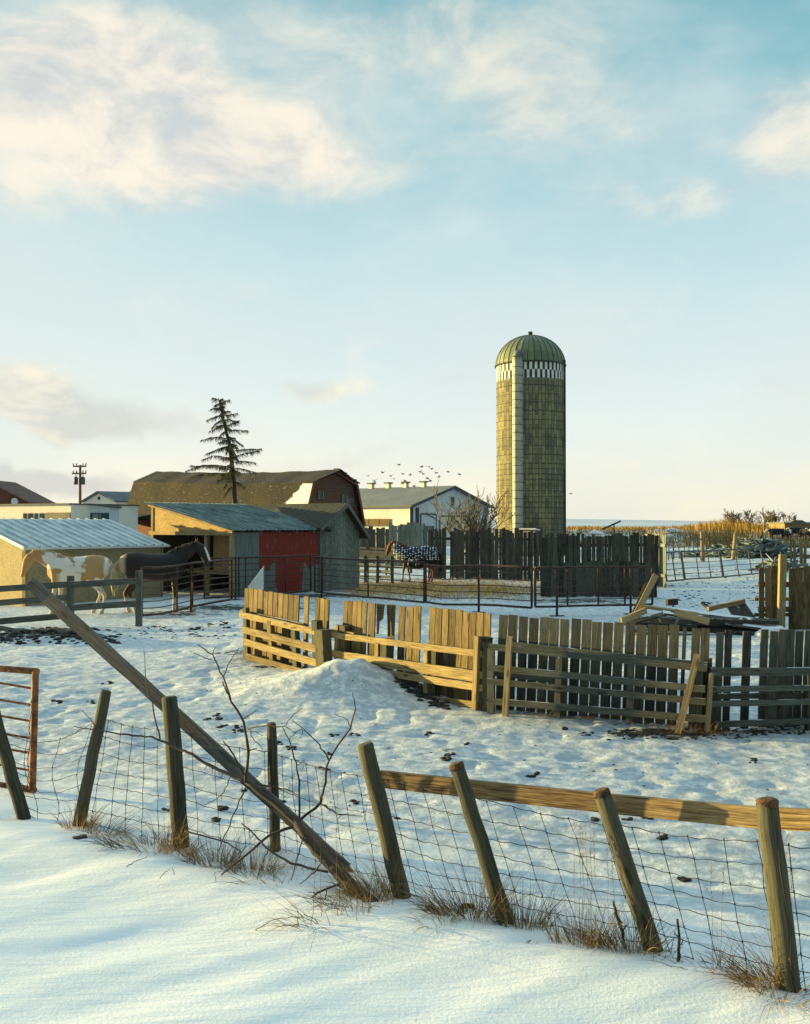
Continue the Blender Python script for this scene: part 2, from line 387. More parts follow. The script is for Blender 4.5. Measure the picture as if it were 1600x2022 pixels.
def osb(name, c1, c2):
    def fn(t, bs):
        co = t.n('ShaderNodeTexCoord').outputs['Object']
        vo = t.n('ShaderNodeTexVoronoi'); t.put(vo.inputs['Vector'], t.mapping(co, (1,1,2))); vo.inputs['Scale'].default_value = 14
        g = t.noise(co, 20, 4, 0.7); g2 = t.noise(co, 1.3, 3)
        sp = t.n('ShaderNodeSeparateColor'); t.put(sp.inputs[0], vo.outputs['Color'])
        f = t.m('ADD', t.m('MULTIPLY', sp.outputs[0], 0.45), t.m('ADD', t.m('MULTIPLY', t.m('SUBTRACT', g, 0.3), 0.8), t.m('MULTIPLY', t.m('SUBTRACT', g2, 0.5), 0.8)), clamp=True)
        c = t.mix(f, c1, c2)
        c = t.mix(t.sm(g, 0.36, 0.30), c, tuple(x*0.35 for x in c1))
        t.put(bs.inputs['Base Color'], c); bs.inputs['Roughness'].default_value = 0.85
        t.put(bs.inputs['Normal'], t.bump(g, 0.3, 0.01))
    return mat(name, fn)
M['osb'] = osb('osb_panel', (0.24,0.16,0.05), (0.56,0.41,0.17))
M['shed_board'] = osb('shed_panel', (0.22,0.185,0.095), (0.42,0.36,0.21))
M['inner_board'] = osb('brown_panel', (0.16,0.09,0.03), (0.34,0.21,0.07))

def metal_wall(name, painted):
    def fn(t, bs):
        uv = t.n('ShaderNodeTexCoord').outputs['UV']; sp = t.n('ShaderNodeSeparateXYZ'); t.put(sp.inputs[0], uv)
        st = t.noise(t.mapping(uv, (9, 0.8, 1)), 1.0, 5, 0.65); st2 = t.noise(t.mapping(uv, (3, 1.6, 1), loc=(5,2,0)), 1.0, 5, 0.6); fi = t.noise(uv, 26, 4, 0.7)
        c = t.mix(st, (0.055,0.08,0.075), (0.26,0.31,0.285)); c = t.mix(t.sm(fi, 0.55, 0.7, 0, 0.6), c, (0.52,0.57,0.54))
        if painted:
            u = t.m('ADD', sp.outputs[0], t.m('MULTIPLY', t.m('SUBTRACT', st2, 0.5), 0.5)); vv = sp.outputs[1]
            vth = t.m('ADD', vv, t.m('MULTIPLY', t.m('SUBTRACT', st2, 0.5), 1.3))
            a = t.m('MULTIPLY', t.m('GREATER_THAN', sp.outputs[0], 1.14), 1.0)
            full = t.m('MULTIPLY', t.m('GREATER_THAN', u, 1.9), t.m('LESS_THAN', u, 3.2))
            up = t.m('GREATER_THAN', vth, 1.15)
            k = t.m('MULTIPLY', a, t.m('MAXIMUM', full, up))
            k = t.m('MULTIPLY', k, t.sm(t.noise(t.mapping(uv, (14, 2.4, 1)), 1.0, 5, 0.7), 0.34, 0.42))
            c = t.mix(k, c, t.mix(fi, (0.16,0.014,0.006), (0.38,0.045,0.018)))
        t.put(bs.inputs['Base Color'], c); bs.inputs['Roughness'].default_value = 0.6; bs.inputs['Metallic'].default_value = 0.15
    return mat(name, fn)
M['red_metal'] = metal_wall('peeling_red_metal', True); M['grey_metal'] = metal_wall('galvanised_metal', False)
def roof_metal(name, c1, c2, fs):
    def fn(t, bs):
        uv = t.n('ShaderNodeTexCoord').outputs['UV']
        n1 = t.noise(t.mapping(uv, (2.2,0.8,1)), 1.3, 6, 0.65); n2 = t.noise(uv, 30, 4, 0.7)
        f = t.m('ADD', t.m('MULTIPLY', t.m('SUBTRACT', n1, 0.5), 2.2), t.m('ADD', fs, t.m('MULTIPLY', t.m('SUBTRACT', n2, 0.5), 0.9)), clamp=True)
        t.put(bs.inputs['Base Color'], t.mix(f, c1, c2)); bs.inputs['Roughness'].default_value = 0.55; bs.inputs['Metallic'].default_value = 0.1
        t.put(bs.inputs['Normal'], t.bump(n2, 0.2, 0.01))
    return mat(name, fn)
M['frost_roof'] = roof_metal('frosted_metal_roof', (0.24,0.34,0.36), (0.68,0.75,0.76), 0.5)
M['teal_roof'] = roof_metal('teal_metal_roof', (0.03,0.075,0.075), (0.30,0.42,0.41), 0.30)
def shingle(name, dark, light, snow_amt, moss, snow_at=None):
    def fn(t, bs):
        tc = t.n('ShaderNodeTexCoord'); uv = tc.outputs['UV']
        bk = t.n('ShaderNodeTexBrick'); t.put(bk.inputs['Vector'], uv); bk.inputs['Scale'].default_value = 1
        bk.inputs['Brick Width'].default_value = 0.35; bk.inputs['Row Height'].default_value = 0.22; bk.inputs['Mortar Size'].default_value = 0.02
        n1 = t.noise(uv, 2.0, 6, 0.7); n2 = t.noise(t.mapping(uv, (1,5,1)), 1.7, 8, 0.8); n3 = t.noise(uv, 0.35, 3)
        c = t.mix(n1, dark, light); c = t.mix(t.m('MULTIPLY', bk.outputs['Fac'], 0.8), c, tuple(x*0.3 for x in dark))
        c = t.mix(t.sm(n3, 0.45, 0.62, 0, 0.7), c, moss)
        k = t.sm(n2, 0.72-snow_amt, 0.76-snow_amt)
        if snow_at:
            s3 = t.n('ShaderNodeSeparateXYZ'); t.put(s3.inputs[0], uv); nn = t.noise(uv, 1.5, 6, .75); jn = t.m('MULTIPLY', t.m('SUBTRACT', nn, .5), 1.6)
            up_ = t.m('ADD', t.m('MULTIPLY', t.m('SUBTRACT', s3.outputs[0], 21.6), 1.0), .9)
            q1 = t.m('LESS_THAN', t.m('ADD', s3.outputs[1], jn), up_); q2 = t.m('GREATER_THAN', t.m('ADD', s3.outputs[1], jn), .9); q3 = t.m('LESS_THAN', s3.outputs[1], 3.75)
            k = t.m('MAXIMUM', k, t.m('MULTIPLY', t.m('MULTIPLY', q1, q2), q3))
        c = t.mix(k, c, (0.80,0.80,0.80))
        t.put(bs.inputs['Base Color'], c); bs.inputs['Roughness'].default_value = 0.9; t.put(bs.inputs['Normal'], t.bump(n1, 0.9, 0.06))
    return mat(name, fn)
M['barn_roof'] = shingle('mossy_barn_shingle', (0.004,0.005,0.004), (0.020,0.019,0.013), 0.115, (0.028,0.024,0.008), (23.0,1.9,2.6,1.9))
M['shed_shingle'] = shingle('mossy_shed_shingle', (0.012,0.014,0.010), (0.065,0.07,0.042), 0.0, (0.10,0.10,0.05))
M['white_barn_roof'] = shingle('grey_barn_shingle', (0.10,0.12,0.12), (0.30,0.33,0.33), 0.03, (0.22,0.24,0.23))

def silo_fn(t, bs):
    uv = t.n('ShaderNodeTexCoord').outputs['UV']; sp = t.n('ShaderNodeSeparateXYZ'); t.put(sp.inputs[0], uv)
    bk = t.n('ShaderNodeTexBrick'); t.put(bk.inputs['Vector'], t.mapping(uv, (1,1,1), rot=(0,0,math.pi/2))); bk.inputs['Scale'].default_value = 1
    bk.inputs['Brick Width'].default_value = 0.76; bk.inputs['Row Height'].default_value = 0.27; bk.inputs['Mortar Size'].default_value = 0.022
    bk.inputs['Color1'].default_value = (0.30,0.27,0.125,1); bk.inputs['Color2'].default_value = (0.095,0.10,0.07,1); bk.inputs['Mortar'].default_value = (0.025,0.03,0.025,1)
    n = t.noise(t.mapping(uv, (1,0.25,1)), 1.2, 6, 0.7); n2 = t.noise(uv, 9, 4, 0.7)
    c = t.mix(t.m('MULTIPLY', n, 0.45), bk.outputs['Color'], (0.17,0.16,0.105)); c = t.mix(t.sm(n2, 0.55, 0.68, 0, 0.6), c, (0.05,0.055,0.05))
    t.put(bs.inputs['Base Color'], c); bs.inputs['Roughness'].default_value = 0.9; t.put(bs.inputs['Normal'], t.bump(bk.outputs['Fac'], -0.4, 0.02))
M['silo'] = mat('concrete_stave', silo_fn)
M['dome'] = simple('galvanised_dome', (0.17,0.22,0.12), 0.6, 0.05, ns=1.5, nz=0.35)
M['hoop'] = simple('steel_hoop', (0.03,0.04,0.035), 0.7, 0.2)
M['chute'] = simple('chute_metal', (0.45,0.44,0.36), 0.6, 0.05, ns=2, nz=0.25)
M['chute_dark'] = simple('chute_dark_metal', (0.16,0.22,0.20), 0.7, 0.1, ns=2, nz=0.4)
M['check_white'] = simple('white_stave', (0.75,0.75,0.70), 0.8, ns=4, nz=0.15)
M['check_dark'] = simple('dark_stave', (0.05,0.055,0.05), 0.9, ns=4, nz=0.3)

def ground_fn(t, bs):
    ge = t.n('ShaderNodeNewGeometry').outputs['Position']
    dirt = t.attr('dirt').outputs['Fac']; straw = t.attr('straw').outputs['Fac']; fore = t.attr('fore').outputs['Fac']
    n1 = t.noise(ge, 1.3, 8, 0.62); n2 = t.noise(ge, 7.5, 7, 0.66); n3 = t.noise(t.mapping(ge, (1,1,1), loc=(4,8,1)), 3.1, 8, 0.7, 0.6); nf = t.noise(ge, 42, 4, 0.7)
    st = t.noise(t.mapping(ge, (1.2,7,1), rot=(0,0,0.35)), 2.0, 5, 0.6)
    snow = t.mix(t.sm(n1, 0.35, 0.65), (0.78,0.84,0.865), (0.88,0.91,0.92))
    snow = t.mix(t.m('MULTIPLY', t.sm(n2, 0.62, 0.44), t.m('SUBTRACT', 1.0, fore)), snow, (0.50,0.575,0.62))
    k = t.m('ADD', n3, t.m('MULTIPLY', t.m('SUBTRACT', n2, 0.5), 0.5))
    th = t.m('SUBTRACT', 0.80, t.m('MULTIPLY', dirt, 0.50))
    km = t.sm(t.m('SUBTRACT', k, th), 0.0, 0.05)
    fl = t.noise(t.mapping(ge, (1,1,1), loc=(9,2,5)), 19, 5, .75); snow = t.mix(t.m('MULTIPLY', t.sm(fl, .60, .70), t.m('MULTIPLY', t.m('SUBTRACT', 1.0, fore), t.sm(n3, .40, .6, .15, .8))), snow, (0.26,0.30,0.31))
    c = t.mix(km, snow, t.mix(nf, (0.018,0.022,0.02), (0.085,0.078,0.055)))
    ks = t.sm(t.m('SUBTRACT', t.m('ADD', n3, t.m('MULTIPLY', t.m('SUBTRACT', nf, 0.5), 0.6)), t.m('SUBTRACT', 0.95, t.m('MULTIPLY', straw, 0.66))), 0.0, 0.14)
    c = t.mix(ks, c, t.mix(t.sm(nf, 0.4, 0.6), (0.13,0.07,0.012), (0.78,0.45,0.09)))
    t.put(bs.inputs['Base Color'], c); bs.inputs['Roughness'].default_value = 0.7
    bs.inputs['Specular IOR Level'].default_value = 0.25
    yard = t.m('SUBTRACT', 1.0, fore)
    h = t.m('ADD', t.m('MULTIPLY', yard, t.m('ADD', t.m('MULTIPLY', n2, 1.6), t.m('ADD', t.m('MULTIPLY', nf, .35), t.m('MULTIPLY', n3, 1.5)))), t.m('ADD', t.m('MULTIPLY', nf, 0.10), t.m('MULTIPLY', t.m('MULTIPLY', st, fore), 0.30)))
    h = t.m('ADD', h, t.m('MULTIPLY', ks, 0.6))
    t.put(bs.inputs['Normal'], t.bump(h, 0.8, 0.055))
M['ground'] = mat('snow_ground', ground_fn)

# ------------------------------------------------------------------ ground sheet
def axis(segs):
    out = []
    for a, b, st in segs:
        n = max(1, int(round((b-a)/st))); out += list(np.linspace(a, b, n, endpoint=False))
    out.append(segs[-1][1]); return np.array(out)
ys = axis([(-60,-4,8),(-4,4,.4),(4,13,.055),(13,20,.08),(20,34,.16),(34,60,.4),(60,130,1.6),(130,400,9),(400,1500,60),(1500,6000,400)])
xs = axis([(-4000,-600,300),(-600,-100,40),(-100,-30,3.5),(-30,-12,.5),(-12,-6,.18),(-6,6,.065),(6,12,.14),(12,30,.45),(30,100,3),(100,600,40),(600,4000,300)])
X, Y = np.meshgrid(xs, ys); Z = ground(X, Y)
def gauss(px, d, rx, ry, a=1.0):
    cx = (px-800)/F*d; return a*np.exp(-((X-cx)/rx)**2 - ((Y-d)/ry)**2)
dirt = 0.18*ss((Y-9)/3)*ss((60-Y)/20)
for a in [(90,20.9,1.7,.7,1.1),(200,21,.5,.5,.5),(330,24,2.2,.9,.38),(420,24.5,1.6,1.5,.35),(480,29,3.2,1.6,.85),(560,31,2,1.2,.7),(640,34,2,1.5,.9),(330,27.5,2.2,1.0,.75),(470,19,.7,.7,.8),
          (800,44,8,2.5,.55),(1150,31.5,3.2,1.8,.75),(1250,33,2.2,2,.6),(1000,31,3,1.3,.4),(1130,28,3,.7,.3),(1240,24.8,1.2,1.5,.55),(1380,25,2.5,3,.25),(1330,12.7,1.6,.35,.9),(1190,13.2,1.5,.28,.45),(1480,12.9,2,.4,.65),
          (840,14.85,.35,.45,1.1),(795,15.2,.25,.4,.9),(560,17.2,1.2,.3,.7),(885,11.9,.15,.12,.8),(1490,35,3,3,.3),(1340,70,6,14,.55),(1480,75,8,10,.6),(1280,85,8,15,.5),(950,60,9,6,.6),(760,52,5,5,.5),(690,36.2,1.2,.6,.9),
          (420,12.3,.5,.35,.4),(490,13,.7,.5,.35),(700,12.6,.3,.2,.5),(1000,16.8,6,.7,.15)]:
    dirt = np.maximum(dirt, gauss(*a))
straw = np.zeros_like(X)
for a in [(760,38,3.2,7.5,1.0),(860,38,3.4,7.5,1.05),(960,37.5,3.0,7.0,1.0),(1040,36.5,1.6,5,.85),(700,39,1.6,6,.9),(1190,13.5,1.6,.25,.85),(1390,13.2,.5,.3,.9),(1040,13.75,.9,.22,.6)]:
    straw = np.maximum(straw, gauss(*a))
rim = ss((Y-100)/40)*ss((X-8)/12)*ss((600-Y)/200); straw = np.maximum(straw, 0.75*rim)
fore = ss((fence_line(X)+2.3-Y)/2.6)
nx, ny = len(xs), len(ys)
me = bpy.data.meshes.new('ground')
vv = np.stack([X.ravel(), Y.ravel(), Z.ravel()], 1)
ii = (np.arange(ny-1)[:,None]*nx + np.arange(nx-1)[None,:]).ravel()
ff = np.stack([ii, ii+1, ii+nx+1, ii+nx], 1)
me.vertices.add(len(vv)); me.vertices.foreach_set('co', vv.ravel())
me.loops.add(ff.size); me.loops.foreach_set('vertex_index', ff.ravel().astype(np.int32))
me.polygons.add(len(ff)); me.polygons.foreach_set('loop_start', np.arange(0, ff.size, 4, dtype=np.int32))
me.polygons.foreach_set('use_smooth', np.ones(len(ff), bool))
me.update(calc_edges=True)
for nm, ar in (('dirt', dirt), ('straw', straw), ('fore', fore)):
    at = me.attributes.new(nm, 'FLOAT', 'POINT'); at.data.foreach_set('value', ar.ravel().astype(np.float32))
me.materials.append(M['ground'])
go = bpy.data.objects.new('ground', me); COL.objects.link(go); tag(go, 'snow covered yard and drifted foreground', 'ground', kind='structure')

# distant hills
mb = MB()
n = 60
for i in range(n):
    xa = -4500 + 9000*i/n; xb = xa + 9000/n
    def hh(x): return 31 - 16*ss(np.array((x-300)/1700.)).item() + 4*fbm(np.array([x*0.0012+5.]), np.array([1.]), 3, 4)[0]
    mb.poly([(xa,3600,2),(xb,3600,2),(xb,5200,hh(xb)),(xa,5200,hh(xa))], 0.5)
    mb.poly([(xa,5200,hh(xa)),(xb,5200,hh(xb)),(xb,6500,0),(xa,6500,0)], 0.5)
tag(mb.build('hills', M['hill']), 'low pale snowy hills on the horizon', 'hills', kind='structure')

# ------------------------------------------------------------------ buildings
U = Vector((0.64, 0.77, 0)).normalized(); V = Vector((-0.77, 0.64, 0)).normalized()   # the farm's two building directions
Z1 = Vector((0,0,1))
def wallbox(mb, a, b, z0, z1, th=0.12, inward=None):
    """upright wall from a to b (xy), thickness th"""
    a = Vector(a); b = Vector(b); a = Vector((a.x,a.y,0)); b = Vector((b.x,b.y,0))
    nn = (b-a).cross(Z1).normalized()*(-th)
    mb.prism([a+Z1*z0, b+Z1*z0, b+Z1*z1, a+Z1*z1], nn)

# --- panel shed with frosted metal roof (left)
A = Vector((-11.2, 29.8, 0)); B = A + U*4.95; D = A + V*3.0; E = B + V*3.0; z0 = 0.25; ze = 2.13; zr = 2.88
t = thing('storage_shed', (A.x, A.y, 0.35), 'low tan panel shed with ribbed frosted metal roof behind the pinto horse', 'shed')
mb = MB(); wallbox(mb, A, B, z0, ze); mb.build('front_wall', M['shed_board'], t)
for (p, q, nm) in ((A, D, 'end_wall'), (B, E, 'end_wall')):
    mb = MB(); mb.prism([p+Z1*z0, q+Z1*z0, q+Z1*(zr-.05), p+Z1*(ze-.05)], U*(0.1 if nm and p is A else -0.1)); mb.build(nm, M['shed_board'], t)
mb = MB(); wallbox(mb, E, D, z0, zr-0.03); mb.build('back_wall', M['shed_board'], t)
mb = MB(); o = A - U*0.12 - V*0.18 + Z1*(ze-0.02); mb.corrugated(o, U*5.2, V*3.4 + Z1*0.86, 0.34, 0.045); mb.build('roof', M['frost_roof'], t)
mb = MB(); q = A - U*0.13 - V*0.19; mb.beam(q+Z1*(ze-.05), q+U*5.22+Z1*(ze-.05), .07, .03, Z1)
mb.beam(q+Z1*(ze-.03), q+V*3.4+Z1*(ze+.83), .08, .03, Z1); mb.build('fascia', M['white_metal'], t)
for s in (0.0, 0.5, 1.0):
    mb = MB(); c = A.lerp(B, max(0.006, min(0.994, s))) - V*0.015; mb.beam(c+Z1*z0, c+Z1*(ze-.06), .05, .03, U); mb.build('seam_strip', M['shed_board'], t)

# --- open shelter (lean-to)
K = Vector((-5.66, 33.0, 0)); R = K + U*4.6; H = K + V*4.25; H2 = R + V*4.25
t = thing('open_shelter', (K.x, K.y, 0.4), 'lean-to horse shelter with golden chipboard gable and peeling red metal wall', 'shelter')
zt = 0.3; zl = 2.55; zh = 3.42
mb = MB(); nn = U*0.06
mb.prism([K+Z1*(zl-.02), H+Z1*(zl-.02), H+Z1*zh, K+Z1*(zl+.06)], nn); mb.build('gable_panel', M['osb'], t)
mb = MB(); mb.beam(K-U*.03-V*.1+Z1*(zl-.06), H-U*.03+V*.1+Z1*(zl-.06), .12, .05, Z1); mb.beam(K-V*.12-U*.04+Z1*(zl+.04), H-U*.04+V*.15+Z1*(zh+.06), .09, .04, Z1); mb.build('header_beam', M['pale_wood'], t)
for s, ww in ((0.0,.13), (1.27,.13), (4.2,.12)):
    mb = MB(); c = K + V*s + U*0.03; mb.beam(c+Z1*.2, c+Z1*(zl if s < 4 else zh), ww, ww, U); mb.build('post', M['pale_wood'], t)
mb = MB(); mb.prism([K+V*.12+U*.25+Z1*1.15, K+V*1.2+U*.25+Z1*1.15, K+V*1.2+U*.25+Z1*zl, K+V*.12+U*.25+Z1*zl], U*.03); mb.build('side_panel', M['inner_board'], t)
mb = MB(); mb.corrugated(K + U*.05 - V*0.02 + Z1*.2, U*4.1, Z1*(zl-.22), 0.076, 0.02, kind='wave'); mb.build('red_wall', M['red_metal'], t)
mb = MB(); wallbox(mb, H2, H, zt, zh-.05); mb.build('back_wall', M['grey_wood'], t)
mb = MB()
for k in range(22):
    c = R + V*(0.1+k*0.19) - U*.04; mb.beam(c+Z1*zt, c+Z1*(zl+.2*k/6-.1 if k < 21 else zh-.2), .17, .03, V)
mb.build('end_wall', M['grey_wood'], t)
mb = MB(); o = K - U*.25 - V*.28 + Z1*(zl+.05); mb.corrugated(o, U*4.85, V*4.75 + Z1*0.97, 0.2, 0.03, nslope=6, sag=-0.03); mb.build('roof', M['teal_roof'], t)
for k in range(6):
    mb = MB(); c = K - V*.25 + U*(0.25+k*0.83) + Z1*(zl+.0); mb.beam(c, c+V*.5+Z1*.1, .1, .05, Z1); mb.build('rafter_end', M['grey_wood'], t)
# things inside the shelter
hp = K + V*2.4 + U*1.8
t2 = thing('hay_feeder', (hp.x, hp.y, .4), 'wire panel hay rack leaning inside the open shelter', 'hay feeder')
for k in range(15):
    if k % 1 == 0:
        pass
mb = MB(); 
for k in range(17): c = H + U*1.5 - V*(.2+k*.17); mb.tube([c+Z1*1.2, c+Z1*2.5], .012, 5)
for z in (1.2,1.5,1.8,2.1,2.45): mb.tube([H+U*1.5-V*.1+Z1*z, H+U*1.5-V*3.0+Z1*z], .012, 5)
mb.build('wire_panel', M['grey_pipe'], t2)
mb = MB(); mb.beam(H+U*1.3-V*.1+Z1*1.12, H+U*1.3-V*3.1+Z1*1.12, .14,.05,Z1); mb.build('shelf_rail', M['pale_wood'], t2)
for k in range(3): mb = MB(); c = H+U*1.3-V*(.3+k*1.3); mb.beam(c+Z1*.35, c+Z1*1.1, .1, .1, U); mb.build('support', M['grey_wood'], t2)
# --- small gabled shed behind
Pk = Vector((-2.30, 37.3, 0)); gdir = Vector((.50,.866,0)); rd = Vector((-.80,.60,0))
Lc = Pk - gdir*1.45; Rc = Pk + gdir*1.15
t = thing('gabled_shed', (Pk.x, Pk.y, .4), 'grey board shed with mossy shingle gable roof between shelter and red barn', 'shed')
mb = MB()
nb = 14
for k in range(nb):
    a = k/nb; b = (k+.94)/nb; p = Lc.lerp(Rc, a); q = Lc.lerp(Rc, b)
    def top(s): return 2.72 + (3.45-2.72)*(s/.557) if s < .557 else 3.45-(3.45-2.5)*((s-.557)/.443)
    mb.prism([p+Z1*.25, q+Z1*.25, q+Z1*top(b), p+Z1*top(a)], rd*.03)
mb.build('gable_wall', M['slab_grey'], t)
mb = MB(); mb.beam(Lc+rd*.05+Z1*1.4, Lc+rd*7+Z1*1.4, 2.4, .04, Z1); mb.build('side_wall', M['grey_metal'], t)
mb = MB(); mb.beam(Rc+rd*.05+Z1*1.3, Rc+rd*7+Z1*1.3, 2.3, .04, Z1); mb.build('side_wall', M['slab_grey'], t)
mb = MB(); s0 = -rd*.25
a = Lc - gdir*.3 + Z1*2.60 + s0; b = Pk + Z1*3.50 + s0
mb.prism([a, b, b+rd*7.3, a+rd*7.3], Z1*.07)
a = Rc + gdir*.35 + Z1*2.25 + s0; mb.prism([b+Z1*.01, a, a+rd*7.3, b+rd*7.3+Z1*.01], Z1*.07); mb.build('roof', M['shed_shingle'], t)
mb = MB(); a = Lc - gdir*.3 + Z1*2.60 + s0*1.12; b = Pk + Z1*3.50 + s0*1.12; c = Rc + gdir*.35 + Z1*2.25 + s0*1.12
mb.beam(a, b, .1, .03, Z1); mb.beam(b, c, .13, .03, Z1); mb.build('barge_board', M['grey_wood'], t)
# --- lower mossy roof wedge between (left of the big barn)
# --- big red gambrel barn
Cb = Vector((-6.5, 90, 0)); Lb = 25.0
t = thing('gambrel_barn', (Cb.x, Cb.y, .4), 'old red barn with mossy gambrel roof and patches of snow', 'barn')
prof = [(-3.9,2.6),(-2.75,6.35),(0,7.5),(2.75,6.35),(3.75,2.6)]
mb = MB(); pts = [Cb+U*a+Z1*b for a, b in prof]; pts = [Cb-U*3.9*.93+Z1*.2]+pts+[Cb+U*3.6+Z1*.2]
mb.prism(pts, V*.15); mb.build('gable_wall', M['barn_clap'], t)
mb = MB(); mb.prism([p+V*Lb+Z1*(.6 if p.z > 1 else 0) for p in pts], V*.15); mb.build('gable_wall', M['red_board'], t)
mb = MB(); wallbox(mb, Cb-U*3.6, Cb-U*3.6+V*Lb, .2, 3.2); mb.build('side_wall', M['red_board'], t)
mb = MB(); wallbox(mb, Cb+U*3.5, Cb+U*3.5+V*Lb, .2, 3.2); mb.build('side_wall', M['red_board'], t)
mb = MB()
nS = 22
def sagz(k): return .75*k/nS -.22*math.sin(math.pi*k/nS) + .1*math.sin(k*1.7)*.4
for i in range(4):
    (a0,h0),(a1,h1) = prof[i], prof[i+1]
    ou = 1.035
    for k in range(nS):
        q0 = -.5 + (Lb+1)*k/nS; q1 = -.5 + (Lb+1)*(k+1)/nS
        e0 = 0.5 if i in (1,2) and k == 0 else 0
        zz = 0.12
        pk = [Cb+U*a0*ou+V*(q0-(e0*1.4 if i==2 else 0))+Z1*(h0+zz+sagz(k)), Cb+U*a0*ou+V*q1+Z1*(h0+zz+sagz(k+1)), Cb+U*a1*ou+V*q1+Z1*(h1+zz+sagz(k+1)), Cb+U*a1*ou+V*(q0-(e0*1.4 if i==1 else 0))+Z1*(h1+zz+sagz(k))]
        sl = math.hypot(a1-a0, h1-h0); vb = [0,3.9,7.2,10][i]
        uv = [(Lb-q0,vb),(Lb-q1,vb),(Lb-q1,vb+sl),(Lb-q0,vb+sl)]
        mb.poly(list(reversed(pk)), .5, list(reversed(uv)))
        mb.poly([p-Z1*.1 for p in pk], .5, uv)
mb.build('roof', M['barn_roof'], t)
for (s, z, ww, hh2) in ((-1.5,5.35,.55,.75),(1.55,5.1,.6,.75),(2.3,4.8,.6,.75)):
    mb = MB(); c = Cb+U*s+Z1*z-V*.06; mb.beam(c-Z1*hh2/2, c+Z1*hh2/2, ww, .06, U); wn_ = mb.build('window', M['glass'], t)
    for sg in (-1,1):
        mb = MB(); mb.beam(c+U*sg*ww/2-Z1*hh2/2-V*.05, c+U*sg*ww/2+Z1*hh2/2-V*.05, .1, .06, U); mb.build('frame', M['slab_grey'], wn_)
mb = MB()
for s in (-1,1):
    for i in ((1,2),(2,3)) if s > 0 else ((0,1),(1,2)): pass
for (i, j) in ((0,1),(1,2),(2,3),(3,4)):
    a = Cb+U*prof[i][0]*1.02+Z1*prof[i][1]-V*.52; b = Cb+U*prof[j][0]*1.02+Z1*prof[j][1]-V*.52; mb.beam(a, b, .22, .06, Z1 if i in (1,2) else U)
mb.build('barge_board', M['red_board'], t)
# ragged shingles on the rim
mb = MB()
for k in range(16):
    q = k/15; a = Cb+U*(prof[2][0]+(prof[3][0]-prof[2][0])*q)*1.04+Z1*(prof[2][1]+(prof[3][1]-prof[2][1])*q+.18)-V*(.6+random.random()*.3)
    mb.beam(a, a+V*.6, .12+random.random()*.15, .09, Z1)
mb.build('loose_shingle', M['grey_wood'], t)
# dark tar paper annex beneath the roof's left end
an = Cb + V*20.0 - U*9.2
t = thing('barn_annex', (an.x, an.y, .4), 'low dark annex with brown wall at the left end of the red barn', 'annex')
mb = MB(); wallbox(mb, an, an+V*10, .2, 2.9, .15); mb.build('wall', M['red_board'], t)
mb = MB(); mb.prism([an-U*.3+Z1*2.85, an-U*.3+V*10+Z1*2.85, an+U*5+V*10+Z1*3.7, an+U*5+Z1*3.7], Z1*.12); mb.build('roof', M['black'], t)

# --- white arena barn
Cw = Vector((5.25, 115, 0)); hw = 7.4; Lw = 34
t = thing('white_barn', (Cw.x, Cw.y, .4), 'long white metal barn with grey roof and four ridge vents', 'barn')
zE, zP = 4.75, 6.95
mb = MB(); mb.prism([Cw-U*hw+Z1*.2, Cw+U*hw+Z1*.2, Cw+U*hw+Z1*zE, Cw+Z1*zP, Cw-U*hw+Z1*zE], V*.15); mb.build('gable_wall', M['white_metal'], t)
mb = MB(); mb.beam(Cw-U*(hw-.1)+V*.2+Z1*(zE+.2)/2, Cw-U*(hw-.1)+V*Lw+Z1*(zE+.2)/2, zE-.2, .1, Z1); mb.build('side_wall', M['cool_white'], t)
mb = MB(); mb.beam(Cw+U*(hw-.1)+V*.2+Z1*(zE+.2)/2, Cw+U*(hw-.1)+V*Lw+Z1*(zE+.2)/2, zE-.2, .1, Z1); mb.build('side_wall', M['white_wall'], t)
mb = MB()
for s in (-1,1):
    a = Cw+U*s*(hw+.5)+Z1*(zE-.05)-V*.6; b = Cw+Z1*(zP+.1+.004*s)-V*.6
    mb.prism([a,b,b+V*(Lw+1),a+V*(Lw+1)] if s < 0 else [b,a,a+V*(Lw+1),b+V*(Lw+1)], Z1*.12)
mb.build('roof', M['white_barn_roof'], t)
mb = MB()
for s in (-1,1): mb.beam(Cw+U*s*(hw+.5)+Z1*(zE-.1)-V*.66, Cw+Z1*(zP+.05)-V*.66, .26, .06, Z1)
mb.beam(Cw-U*(hw+.5)+Z1*(zE-.08)-V*.6, Cw-U*(hw+.5)+Z1*(zE-.08)+V*Lw, .2, .08, Z1)
mb.build('trim', M['trim_dark'], t)
for k, px in enumerate((725,762,799,836)):
    s = (891-px)/F*115/ (0.77-0.0)*1.05; q = Cw + V*s*0.93 + Z1*(zP+.1)
    mb = MB(); mb.beam(q, q+Z1*.6, .5, .5, U); v_ = mb.build('ridge_vent', M['white_wall'], t)
    mb = MB(); mb.beam(q+Z1*.6, q+Z1*.75, .8, .8, U); mb.build('vent_cap', M['trim_dark'], v_)
wq = Cw-U*(hw+.02)
for k in range(6):
    c = wq + V*(3.6+k*1.55) + Z1*3.05; mb = MB(); mb.beam(c-V*.68, c+V*.68, .65, .08, Z1); wo = mb.build('window', M['amber_glass'], t)
    mb = MB(); mb.beam(c-V*.74-U*.04-Z1*.34, c-V*.74-U*.04+Z1*.34, .1,.06, V); mb.beam(c-V*.7-U*.03-Z1*.42, c+V*.7-U*.03-Z1*.42, .14,.08, Z1); mb.build('frame', M['trim_dark'], wo)
gq = Cw - V*.05
